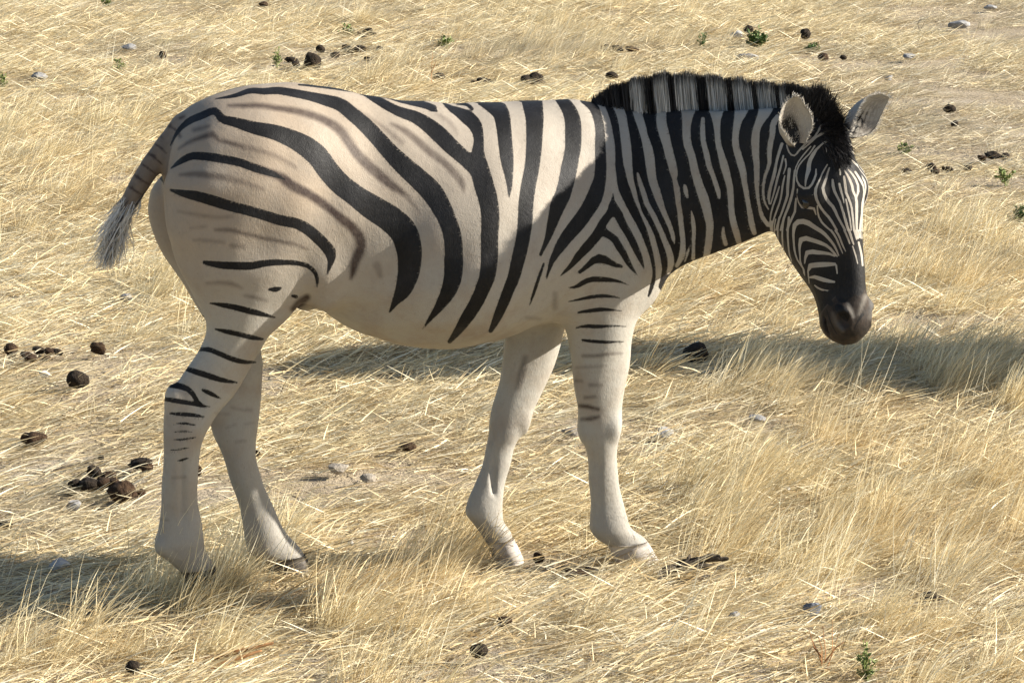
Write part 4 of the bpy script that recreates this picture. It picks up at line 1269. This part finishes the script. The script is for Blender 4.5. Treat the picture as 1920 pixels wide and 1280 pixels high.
pile(1745, 322, 'dark trampled dung in grass to the right of the face', [(0, -2, 22, 15, D_), (-46, 6, 22, 9, D_), (34, 4, 22, 9, D_), (70, 2, 16, 9, D_), (8, 8, 18, 8, B_)])
pile(1860, 298, 'dark trampled dung at the back right near a faint green weed', [(0, 0, 30, 14, D_), (24, 4, 20, 12, D_), (-20, 4, 18, 10, B_)])
pile(1075, 1072, 'low dark crumbled dung in front of the front hooves', [(0, 0, 40, 12, D_), (-30, 2, 26, 10, B_), (34, 2, 30, 10, D_), (6, 8, 44, 10, B_)])
pile(1135, 96, 'dark dung crumbs above the crest of the mane', [(0, 0, 18, 14, D_), (22, 2, 26, 10, D_), (50, 4, 22, 10, B_)])

for i, (u, v, w, h_, m, lab) in enumerate([
        (110, 1056, 42, 25, M_STONEW, 'pale stone on the rim of the hind leg shadow at the left'),
        (137, 943, 24, 28, M_STONE, 'upright grey white stone below the biggest dung heap'),
        (85, 716, 20, 15, M_STONEW, 'small white pebble left of the round dark dung ball'),
        (243, 97, 30, 14, M_STONE, 'pale flat stone beyond the rump'),
        (75, 146, 34, 14, M_STONE, 'faint grey stone in pale straw at the far left'),
        (1400, 117, 42, 19, M_STONE, 'wide grey stone just beyond the crest, below the bushiest weed'),
        (1382, 72, 26, 15, M_STONEW, 'whitish stone left of the bushiest green weed'),
        (1246, 820, 32, 19, M_STONEW, 'white chipped stone on bare straw right of the near front knee'),
        (1418, 793, 34, 16, M_STONE, 'half buried grey stone to the right of the white chipped one'),
        (1519, 1171, 38, 30, M_STONEB, 'smooth blue grey stone in tall grass at the lower right'),
        (1798, 47, 38, 17, M_STONE, 'pale knobbly stone on bare ground at the far right'),
        (1856, 17, 26, 11, M_STONE, 'flat pale stone farthest back at the right'),
        (1702, 118, 26, 13, M_STONE, 'grey stone on bare ground beyond the far ear'),
        (1666, 156, 16, 10, M_STONE, 'small grey stone between the far ear and the bare ground'),
        (1376, 1187, 20, 16, M_STONE, 'small greyish stone left of the smooth blue grey one'),
        (657, 1030, 14, 12, M_STONEW, 'white pebble in grass between hind and front hooves'),
        (1475, 930, 14, 9, M_STONEW, 'white pebble in grass right of the near front hoof'),
        (236, 567, 26, 14, M_STONE, 'grey stone behind the near thigh'),
        (635, 886, 38, 20, M_CLOD, 'low grey clod on bare ground right of the far hind leg'),
        (690, 905, 30, 14, M_CLOD, 'second low grey clod, right of the first on bare ground'),
        (1070, 820, 36, 16, M_CLOD, 'dusty grey clod between the two front legs')]):
    lump_thing('stone', u, v, w, h_, m, lab, 'stone', G_S, 140 + i, 0.22, 1.0, None, 0.2)

def weed(u, v, wpx, hpx, mat, label, n=26, seed=0, leaf=0.4):
    """a small green weed: stems that fork and carry leaves"""
    rg = np.random.default_rng(900 + seed)
    p = on_ground(u, v + hpx * 0.5)
    m = mpp(p)
    W, H = wpx * m, hpx * m / 0.97 + 0.015
    KEEP_CLEAR.append((p[0], p[1], W / 2))
    r = empty('green_weed', (p[0], p[1], p[2] - 0.005))
    tag(r, label, 'weed', 'green weeds among the straw')
    SV, SF, LV, LF = [], [], [], []
    for k in range(n):
        a = rg.uniform(0, 6.28); rr = W / 2 * math.sqrt(rg.random())
        tip = np.array([rr * math.cos(a), rr * math.sin(a) * 0.8, H * (0.35 + 0.65 * rg.random()) * (1 - 0.4 * (rr / (W / 2 + 1e-6))**2)])
        root = np.array([rg.normal(0, W * 0.05), rg.normal(0, W * 0.05), 0])
        mid = (root + tip) / 2 + np.array([0, 0, 0.15 * H])
        t_ = 0.0012 + 0.004 * W
        for a0, b0 in ((root, mid), (mid, tip)):
            o = len(SV)
            for c in (a0, b0):
                for q in range(3):
                    SV.append(c + t_ * np.array([math.cos(q * 2.1), math.sin(q * 2.1), 0]))
            for q in range(3): SF.append([o + q, o + (q + 1) % 3, o + 3 + (q + 1) % 3, o + 3 + q])
        for j in range(9):
            s = rg.uniform(0.25, 1.0)
            c = (root * (1 - s)**2 + 2 * mid * s * (1 - s) + tip * s * s)
            d = rg.normal(size=3); d[2] = abs(d[2]) * 0.7 + 0.2; d /= np.linalg.norm(d)
            sd_ = np.cross(d, rg.normal(size=3)); sd_ /= np.linalg.norm(sd_) + 1e-9
            nn = np.cross(d, sd_)
            l_ = leaf * W * rg.uniform(0.22, 0.5); w_ = l_ * 0.28
            o = len(LV)
            LV += [c, c + d * l_ * 0.45 + sd_ * w_ + nn * w_ * 0.3, c + d * l_ - nn * l_ * 0.2, c + d * l_ * 0.45 - sd_ * w_ + nn * w_ * 0.3, c + d * l_ * 0.5]
            LF += [[o, o + 1, o + 4], [o + 1, o + 2, o + 4], [o + 2, o + 3, o + 4], [o + 3, o, o + 4]]
    mesh_obj('stem', SV, SF, mat, r)
    mesh_obj('leaves', LV, LF, mat, r, smooth=False)
for i, a in enumerate([
        (1418, 78, 46, 38, M_LEAF, 'bushiest dark green weed, beyond the crest of the mane', 34),
        (1318, 78, 26, 42, M_LEAF, 'thin upright green weed left of the bushiest one', 16),
        (1521, 95, 34, 20, M_LEAF, 'low green weed under the dark pointed dung lump', 20),
        (836, 74, 36, 26, M_LEAFL, 'grey green weed alone above the middle of the back', 18),
        (518, 108, 26, 40, M_LEAFL, 'wispy green weed left of the tall upright dung lump', 12),
        (650, 54, 34, 24, M_LEAFL, 'faint pale green weed left of the scattered dung crumbs', 12),
        (200, 6, 30, 30, M_LEAFL, 'pale green weed cut by the top edge at the left', 14),
        (4, 150, 26, 40, M_LEAFL, 'green weed cut by the left edge far back', 14),
        (1624, 1256, 46, 74, M_LEAFL, 'bright upright green weed cut by the lower edge', 16),
        (1910, 412, 40, 44, M_LEAF, 'dark green weed at the right edge level with the eye', 20),
        (1695, 278, 44, 18, M_LEAFL, 'faint green sprigs right of the far ear', 10),
        (1886, 332, 40, 46, M_LEAFL, 'faint green sprigs at the right above the dark edge weed', 10),
        (225, 118, 34, 28, M_LEAFL, 'faint green sprigs below the pale flat stone at the back', 8)]):
    weed(*a[:6], n=a[6], seed=i, leaf=0.55 if i != 8 else 0.6)

def twigs(name, u, v, label, cat, mat, segs, thick, group=None):
    """dead stems as bent tapered sticks; points in picture pixels from (u, v), height in pixels above ground"""
    p = on_ground(u, v); m = mpp(p)
    if thick > 8: KEEP_CLEAR.extend((p[0] + s_ * 50 * m, p[1] - 0.03, 30 * m) for s_ in (-1, 0, 1))
    r = empty(name, (p[0], p[1], p[2])); tag(r, label, cat, group)
    for k, pts in enumerate(segs):
        V, Fq = [], []
        n = len(pts)
        for i, (du, dd, hh) in enumerate(pts):
            t_ = thick * m * (1 - 0.6 * i / (n - 1)) / 2
            c = np.array([du * m, dd * m, hh * m])
            for q in range(6):
                V.append(c + t_ * np.array([0.5 * math.cos(q * 1.047), math.cos(q * 1.047) * 0.6, math.sin(q * 1.047)]) * (1 + 0.25 * math.sin(3 * i + q)))
        for i in range(n - 1):
            for q in range(6): Fq.append([i * 6 + q, i * 6 + (q + 1) % 6, i * 6 + 6 + (q + 1) % 6, i * 6 + 6 + q])
        Fq.append(list(range((n - 1) * 6, n * 6)))
        mesh_obj('stick', V, Fq, mat, r)
twigs('dead_branch', 1300, 1084, 'dark weathered piece of wood lying right of the near front hoof', 'wood', M_WOOD,
      [[(-62, -40, 22), (-25, 10, 32), (20, 20, 36), (66, 30, 34)], [(-30, 0, 14), (-12, 10, 36), (-6, 12, 44)], [(-50, -70, 10), (0, -40, 16), (60, -20, 17)], [(-70, -60, 9), (-35, -10, 17), (10, 0, 22)], [(-20, 0, 22), (30, 20, 42), (50, 20, 40)], [(-55, 0, 18), (0, 10, 26), (58, 10, 24)]], 22)
twigs('dead_twig', 145, 880, 'thin dark twig lying above the biggest dung heap', 'twig', M_WOOD, [[(-42, -10, 5), (-18, 10, 9), (6, 30, 10), (28, 70, 10)]], 9)
twigs('curled_leaf', 440, 1240, 'reddish dry curled leaf in the nearest grass left of middle', 'dry leaf', M_RUST, [[(-70, -20, 12), (-10, 0, 24), (34, 10, 30), (70, 30, 34)], [(-40, -40, 8), (10, -20, 22), (50, 0, 28)]], 14)
twigs('dry_weed', 1545, 1278, 'rusty dead weed with upright stems below the blue grey stone', 'dead weed', M_RUST,
      [[(0, 0, 0), (2, 4, 40), (-4, 8, 90)], [(0, 0, 0), (12, -8, 36), (24, -10, 80)], [(0, 0, 0), (-10, 6, 34), (-22, 10, 60)], [(4, 0, 0), (16, 10, 40), (14, 14, 100)], [(-4, 0, 0), (-6, -8, 50), (-14, -8, 76)], [(0, 0, 20), (20, 0, 50), (36, 4, 60)], [(-4, 0, 30), (-20, 6, 50), (-30, 8, 84)]], 6)
twigs('dry_plant', 810, 170, 'single thin reddish plant standing dry in a straw tuft above the back', 'plant', M_RUST, [[(0, 0, 0), (-1, 0, 40), (2, 0, 72)], [(0, 0, 34), (6, 0, 50), (9, 0, 56)]], 3)
twigs('grey_twig', 1724, 74, 'thin grey forked twig standing on the bare ground far right', 'twig', M_WOOD, [[(-6, 0, 0), (0, 0, 14), (10, 0, 34)], [(0, 0, 14), (-4, 0, 28), (2, 0, 40)]], 3)
twigs('grey_twig', 562, 945, 'small dark forked twig right of the far hind leg', 'twig', M_WOOD, [[(-4, 0, 0), (2, 0, 12), (14, 0, 18)], [(0, 0, 8), (-4, 0, 18), (-16, 0, 22)], [(20, 0, 0), (24, 0, 14), (34, 0, 20)]], 5)

# ------------------------------------------------------------------ dry grass: clumps of real blades, set out by a points mesh
def blades(n, pos, az, lean0, lean1, length, width, seg, curl=0.0, tone=None, green=None):
    """arrays of blades -> verts, quads, tone"""
    s = np.linspace(0, 1, seg + 1)
    lean = lean0[:, None] + (lean1 - lean0)[:, None] * s[None, :-1]           # from upright
    azs = az[:, None] + curl * RNG.normal(size=(n, 1)) * s[None, :-1]
    step = (length / seg)[:, None]
    d = np.stack([np.sin(lean) * np.cos(azs), np.sin(lean) * np.sin(azs), np.cos(lean)], -1) * step[..., None]
    P = np.concatenate([np.zeros((n, 1, 3)), np.cumsum(d, 1)], 1) + pos[:, None]
    T = np.gradient(P, axis=1)
    roll = RNG.normal(size=(n, 1, 3)) + np.array([0, 0, 0.6])
    S = np.cross(T, np.broadcast_to(roll, T.shape)); S /= np.linalg.norm(S, axis=-1, keepdims=True) + 1e-9
    w = (width[:, None] * (1 - 0.8 * s[None]**2) / 2)[..., None]
    V = np.stack([P - S * w, P + S * w], 2).reshape(-1, 3)
    base = (np.arange(n) * (seg + 1) * 2)[:, None] + (np.arange(seg) * 2)[None]
    Fq = np.stack([base, base + 1, base + 3, base + 2], -1).reshape(-1, 4)
    tn = RNG.random(n) if tone is None else tone
    gr = np.zeros(n) if green is None else green
    return V, Fq, np.repeat(tn, (seg + 1) * 2), np.repeat(gr, (seg + 1) * 2)

def clump_object(name, parts):
    V, Fq, T, G, o = [], [], [], [], 0
    for v, f, t, g in parts:
        V.append(v); Fq.append(f + o); T.append(t); G.append(g); o += len(v)
    me = bpy.data.meshes.new(name)
    V = np.concatenate(V); Fq = np.concatenate(Fq)
    me.vertices.add(len(V)); me.vertices.foreach_set('co', V.astype(np.float32).ravel())
    me.loops.add(Fq.size); me.loops.foreach_set('vertex_index', Fq.astype(np.int32).ravel())
    me.polygons.add(len(Fq)); me.polygons.foreach_set('loop_start', np.arange(0, Fq.size, 4, dtype=np.int32))
    me.update(calc_edges=True)
    add_attr(me, 'tone', np.concatenate(T)); add_attr(me, 'green', np.concatenate(G))
    me.materials.append(M_STRAW)
    return bpy.data.objects.new(name, me)

def mat_clump(n=110, r=0.17):
    """straw lying flat on the ground"""
    rr = r * np.sqrt(RNG.random(n)); a = RNG.uniform(0, 2 * np.pi, n)
    pos = np.stack([rr * np.cos(a), rr * np.sin(a), RNG.gamma(1.5, 0.006, n)], -1)
    az = np.where(RNG.random(n) < 0.82, RNG.normal(0.30, 0.30, n) + np.pi * (RNG.random(n) < 0.1), RNG.uniform(0, 2 * np.pi, n))
    l0 = np.clip(RNG.normal(1.38, 0.16, n), 0.7, 1.6)
    return blades(n, pos, az, l0, np.clip(l0 + RNG.normal(0.15, 0.15, n), 0.8, 1.75), RNG.uniform(0.05, 0.16, n), RNG.gamma(4, 0.00048, n) + 0.0006, 3, 0.35)

def litter_clump(n=70, r=0.16):
    """short broken bits"""
    rr = r * np.sqrt(RNG.random(n)); a = RNG.uniform(0, 2 * np.pi, n)
    pos = np.stack([rr * np.cos(a), rr * np.sin(a), RNG.gamma(1.2, 0.003, n)], -1)
    l0 = np.clip(RNG.normal(1.5, 0.1, n), 1.1, 1.6)
    return blades(n, pos, RNG.uniform(0, 2 * np.pi, n), l0, l0 + 0.03, RNG.uniform(0.015, 0.05, n), RNG.uniform(0.0012, 0.0034, n), 1, 0, np.clip(RNG.normal(0.45, 0.3, n), 0, 1))

def tuft(n=56, r=0.06, hmin=0.09, hmax=0.23, wind=0.55, spread=0.32):
    """standing dry tuft, blown towards +x"""
    rr = r * np.sqrt(RNG.random(n)); a = RNG.uniform(0, 2 * np.pi, n)
    pos = np.stack([rr * np.cos(a), rr * np.sin(a), np.full(n, -0.005)], -1)
    dx = np.cos(a) * rr / r * spread + RNG.normal(wind + 0.08, 0.22, n); dy = np.sin(a) * rr / r * spread + RNG.normal(0.10, 0.20, n)
    az = np.arctan2(dy, dx); l0 = np.clip(np.hypot(dx, dy), 0.03, 1.25)
    L_ = RNG.uniform(hmin, hmax, n)
    V = blades(n, pos, az, l0 * 0.75, np.clip(l0 + RNG.gamma(2, 0.22, n), 0, 1.7), L_, RNG.uniform(0.0014, 0.0033, n), 4, 0.25, np.clip(RNG.normal(0.55, 0.22, n), 0, 1))
    return V

def stalks(n=5, r=0.07, hmin=0.22, hmax=0.38):
    rr = r * np.sqrt(RNG.random(n)); a = RNG.uniform(0, 2 * np.pi, n)
    pos = np.stack([rr * np.cos(a), rr * np.sin(a), np.full(n, -0.005)], -1)
    return blades(n, pos, RNG.normal(0.2, 0.6, n), np.abs(RNG.normal(0.32, 0.2, n)), np.abs(RNG.normal(0.5, 0.3, n)), RNG.uniform(hmin, hmax, n), RNG.uniform(0.0018, 0.0032, n), 4, 0.2, np.clip(RNG.normal(0.8, 0.15, n), 0, 1))

coll = bpy.data.collections.new('straw_kinds')
kinds = []
for i in range(8): kinds.append(clump_object('a%02d_mat' % i, [mat_clump()]))
for i in range(4): kinds.append(clump_object('b%02d_litter' % i, [litter_clump()]))
for i in range(8): kinds.append(clump_object('c%02d_tuft' % i, [tuft(), tuft(24, 0.09, 0.06, 0.15, 0.7, 0.5)]))
for i in range(4): kinds.append(clump_object('d%02d_short' % i, [tuft(34, 0.06, 0.05, 0.13, 0.6, 0.5)]))
for i in range(4): kinds.append(clump_object('e%02d_stalks' % i, [stalks(3 + i)]))
for i in range(3): kinds.append(clump_object('f%02d_green' % i, [tuft(30, 0.04, 0.05, 0.11, 0.3, 0.6)[:3] + (np.full(30 * 10, 0.8),)]))
for k in kinds: coll.objects.link(k)
K_MAT, K_LIT, K_TUFT, K_SHORT, K_STALK, K_GREEN = (0, 8), (8, 12), (12, 20), (20, 24), (24, 28), (28, 31)

# where things grow: centre and radii in the photograph, turned into patches of ground
def patch(u, v, ru, rv):
    p = on_ground(u, v)
    return p[0], p[1], ru * mpp(p), abs(on_ground(u, v - rv)[1] - p[1]) * 0.5 + abs(on_ground(u, min(v + rv, 1500))[1] - p[1]) * 0.5

def field(x, y, patches):
    f = np.zeros(len(x))
    for (px, py, rx, ry), w in patches:
        f = np.maximum(f, w * np.exp(-(((x - px) / rx)**2 + ((y - py) / ry)**2)))
    return f

TALL = [(patch(740, 1130, 260, 150), 1.0), (patch(520, 1190, 240, 90), 0.8), (patch(880, 1010, 130, 60), 0.55), (patch(590, 1010, 110, 60), 0.35),
        (patch(1330, 1130, 200, 90), 0.7), (patch(1600, 930, 300, 140), 0.8), (patch(1850, 1010, 250, 150), 0.9), (patch(1550, 720, 260, 50), 0.55), (patch(1800, 700, 200, 70), 0.8),
        (patch(1400, 640, 220, 50), 0.45), (patch(1780, 480, 220, 90), 0.75), (patch(1700, 1200, 260, 100), 0.7), (patch(1000, 1220, 260, 70), 0.6), (patch(150, 1200, 240, 60), 0.35),
        (patch(740, 150, 90, 30), 0.5), (patch(130, 380, 180, 50), 0.45), (patch(150, 250, 200, 80), 0.3), (patch(1100, 80, 240, 60), 0.35), (patch(1240, 560, 90, 50), 0.5), (patch(390, 1090, 70, 30), 0.45),
        (patch(560, 60, 200, 50), 0.2), (patch(300, 580, 160, 60), 0.4), (patch(640, 590, 110, 40), 0.25)]
BARE = [(patch(640, 915, 150, 45), 1.0), (patch(180, 850, 200, 90), 0.45), (patch(60, 980, 160, 60), 0.7), (patch(1060, 815, 130, 40), 0.9), (patch(1780, 220, 260, 110), 1.0), (patch(1420, 780, 160, 40), 0.6),
        (patch(600, 115, 150, 26), 0.8), (patch(1000, 100, 220, 24), 0.8), (patch(300, 100, 160, 26), 0.6), (patch(1850, 40, 220, 60), 0.9), (patch(760, 820, 200, 40), 0.5), (patch(330, 20, 260, 20), 0.4), (patch(120, 690, 160, 40), 0.5),
        (patch(1100, 1075, 130, 22), 0.7), (patch(900, 760, 260, 40), 0.3), (patch(1740, 1140, 80, 30), 0.6), (patch(80, 1000, 180, 30), 0.5)]

def scatter(n_try, x0, x1, y0, y1):
    # even over the area the camera can look at from here and from a step aside
    x = RNG.uniform(x0, x1, n_try); y = RNG.uniform(y0, y1, n_try)
    d = y - CAM[1]
    ok = np.abs(x) < 0.16 * d + 0.9
    return x[ok], y[ok]

PX, PY, PI_, PS, PR = [], [], [], [], []
CLEAR = np.array(KEEP_CLEAR)
def put(x, y, kind, smin, smax, tilt=0.05, rz=None, clear=True):
    if clear and kind not in (K_LIT,):
        ahead, wide = (0.10, 0.05) if kind == K_MAT else (0.42, 0.07)
        keep = np.ones(len(x), bool)
        for cx, cy, cr in CLEAR:
            keep &= ~((np.abs(x - cx) < cr + wide) & (y < cy + cr * 0.5 + 0.06) & (y > cy - ahead - cr))
        keep |= RNG.random(len(x)) < (0.12 if kind != K_MAT else 0.35)
        x, y = x[keep], y[keep]
    n = len(x)
    PX.append(x); PY.append(y); PI_.append(RNG.integers(kind[0], kind[1], n)); PS.append(RNG.uniform(smin, smax, n))
    PR.append(np.stack([RNG.normal(0, tilt, n), RNG.normal(0, tilt, n), RNG.uniform(-0.32, 0.32, n) if rz is None else rz(n)], -1))

def thin(x, y, p):
    m = RNG.random(len(x)) < p
    return x[m], y[m]

def lump(x, y):
    return 0.5 + 0.25 * np.sin(2.9 * x + 1.3 * y) + 0.25 * np.sin(1.1 * x - 3.7 * y + 2) + 0.25 * np.sin(6.1 * x + 4.3 * y + 1)

x, y = scatter(14000, -5, 5, -1.6, 17.5)
put(*thin(x, y, np.clip(0.45 + 0.75 * lump(x * 1.3 + 2, y * 1.3) - 0.85 * field(x, y, BARE) + 0.3 * field(x, y, TALL), 0.06, 1)), K_MAT, 0.8, 1.25, 0.04)
x, y = scatter(7000, -5, 5, -1.6, 17.5)
put(*thin(x, y, 0.7), K_LIT, 0.8, 1.3, 0.02, lambda n: RNG.uniform(0, 6.28, n))
x, y = scatter(26000, -5, 5, -1.6, 17.5)
put(*thin(x, y, np.clip(0.95 * field(x, y, TALL) * (0.3 + lump(x, y)) - 0.06, 0, 0.8)), K_TUFT, 0.65, 1.15)
x, y = scatter(16000, -5, 5, -1.6, 17.5)
put(*thin(x, y, np.clip((0.20 + 0.5 * field(x, y, TALL)) * lump(x, y) - 0.5 * field(x, y, BARE), 0.02, 0.9)), K_SHORT, 0.6, 1.2)
x, y = scatter(5000, -5, 5, -1.6, 17.5)
put(*thin(x, y, np.clip(0.05 + 0.5 * field(x, y, TALL), 0, 0.5)), K_STALK, 0.6, 1.05)
x, y = scatter(700, -5, 5, 4.0, 17.5)
put(*thin(x, y, np.clip(lump(x + 3, y) - 0.75, 0, 0.5)), K_GREEN, 0.7, 1.3)
# the straw goes on beyond the edges of the picture
x = RNG.uniform(-13, 13, 21000); y = RNG.uniform(-5, 36, 21000)
m_ = ~((np.abs(x) < 0.16 * (y - CAM[1]) + 0.7) & (y > -1.5) & (y < 17.2)) & ~((np.abs(x) < 1.2) & (y < -1.5))
x, y = x[m_], y[m_]
put(*thin(x, y, 0.35 + 0.6 * lump(x * 1.3 + 2, y * 1.3)), K_MAT, 1.3, 1.9, 0.04)
put(*thin(x, y, 0.25 * lump(x, y)), K_TUFT, 0.8, 1.2)
# stems that stand in front of the hooves
for u, v, n, s in ((470, 1075, 10, 0.95), (400, 1115, 7, 0.8), (345, 1125, 9, 0.8), (385, 1128, 10, 0.75), (310, 1118, 5, 0.6), (1165, 1075, 6, 0.7), (1240, 1065, 5, 0.7), (545, 1110, 3, 0.6), (1500, 700, 3, 0.8), (1410, 715, 3, 0.7), (1180, 880, 2, 0.9)):
    p = on_ground(u, v)
    put(p[0] + RNG.normal(0, 0.05, n), p[1] + RNG.normal(0, 0.04, n), K_STALK, s * 0.85, s * 1.1)
    put(p[0] + RNG.normal(0, 0.07, n), p[1] + RNG.normal(0, 0.04, n), K_TUFT, s * 0.45, s * 0.75)

for u, v, n in ((372, 1140, 9), (330, 1135, 4), (410, 1130, 5)):
    p = on_ground(u, v)
    put(p[0] + RNG.normal(0, 0.035, n), p[1] + RNG.normal(0, 0.03, n), K_TUFT, 0.55, 0.85, clear=False)
    put(p[0] + RNG.normal(0, 0.05, 3), p[1] + RNG.normal(0, 0.03, 3), K_STALK, 0.7, 0.9, clear=False)

def build_grass():
    x, y = np.concatenate(PX), np.concatenate(PY)
    z = ground_z(x, y)
    me = bpy.data.meshes.new('dry_grass')
    me.vertices.add(len(x)); me.vertices.foreach_set('co', np.stack([x, y, z], -1).astype(np.float32).ravel())
    add_attr(me, 'size', np.concatenate(PS))
    add_attr(me, 'bare', np.clip(field(x, y, BARE) * (0.6 + 0.6 * lump(x * 2, y * 2)), 0, 1))
    add_attr(me, 'gold', np.clip(field(x, y, TALL) * lump(x + 5, y * 1.5), 0, 1))
    a = me.attributes.new('kind', 'INT', 'POINT'); a.data.foreach_set('value', np.concatenate(PI_).astype(np.int32))
    a = me.attributes.new('turn', 'FLOAT_VECTOR', 'POINT'); a.data.foreach_set('vector', np.concatenate(PR).astype(np.float32).ravel())
    o = bpy.data.objects.new('dry_grass', me)
    scene.collection.objects.link(o)
    tag(o, 'pale dry straw and standing tufts covering the ground', kind='stuff')
    ng = bpy.data.node_groups.new('grass_spread', 'GeometryNodeTree')
    ng.interface.new_socket('Geometry', in_out='INPUT', socket_type='NodeSocketGeometry')
    ng.interface.new_socket('Geometry', in_out='OUTPUT', socket_type='NodeSocketGeometry')
    N = ng.nodes.new
    gi, go = N('NodeGroupInput'), N('NodeGroupOutput')
    ci = N('GeometryNodeCollectionInfo'); ci.inputs['Collection'].default_value = coll
    ci.inputs['Separate Children'].default_value = True; ci.inputs['Reset Children'].default_value = True
    ip = N('GeometryNodeInstanceOnPoints'); ip.inputs['Pick Instance'].default_value = True
    def na(name, t):
        nd = N('GeometryNodeInputNamedAttribute'); nd.data_type = t; nd.inputs['Name'].default_value = name
        return next(q for q in nd.outputs if q.enabled and q.name == 'Attribute')
    e2r = N('FunctionNodeEulerToRotation')
    ng.links.new(na('turn', 'FLOAT_VECTOR'), e2r.inputs[0])
    ng.links.new(gi.outputs[0], ip.inputs['Points'])
    ng.links.new(ci.outputs[0], ip.inputs['Instance'])
    ng.links.new(na('kind', 'INT'), ip.inputs['Instance Index'])
    ng.links.new(e2r.outputs[0], ip.inputs['Rotation'])
    ng.links.new(na('size', 'FLOAT'), ip.inputs['Scale'])
    ng.links.new(ip.outputs[0], go.inputs[0])
    mod = o.modifiers.new('spread', 'NODES'); mod.node_group = ng
build_grass()
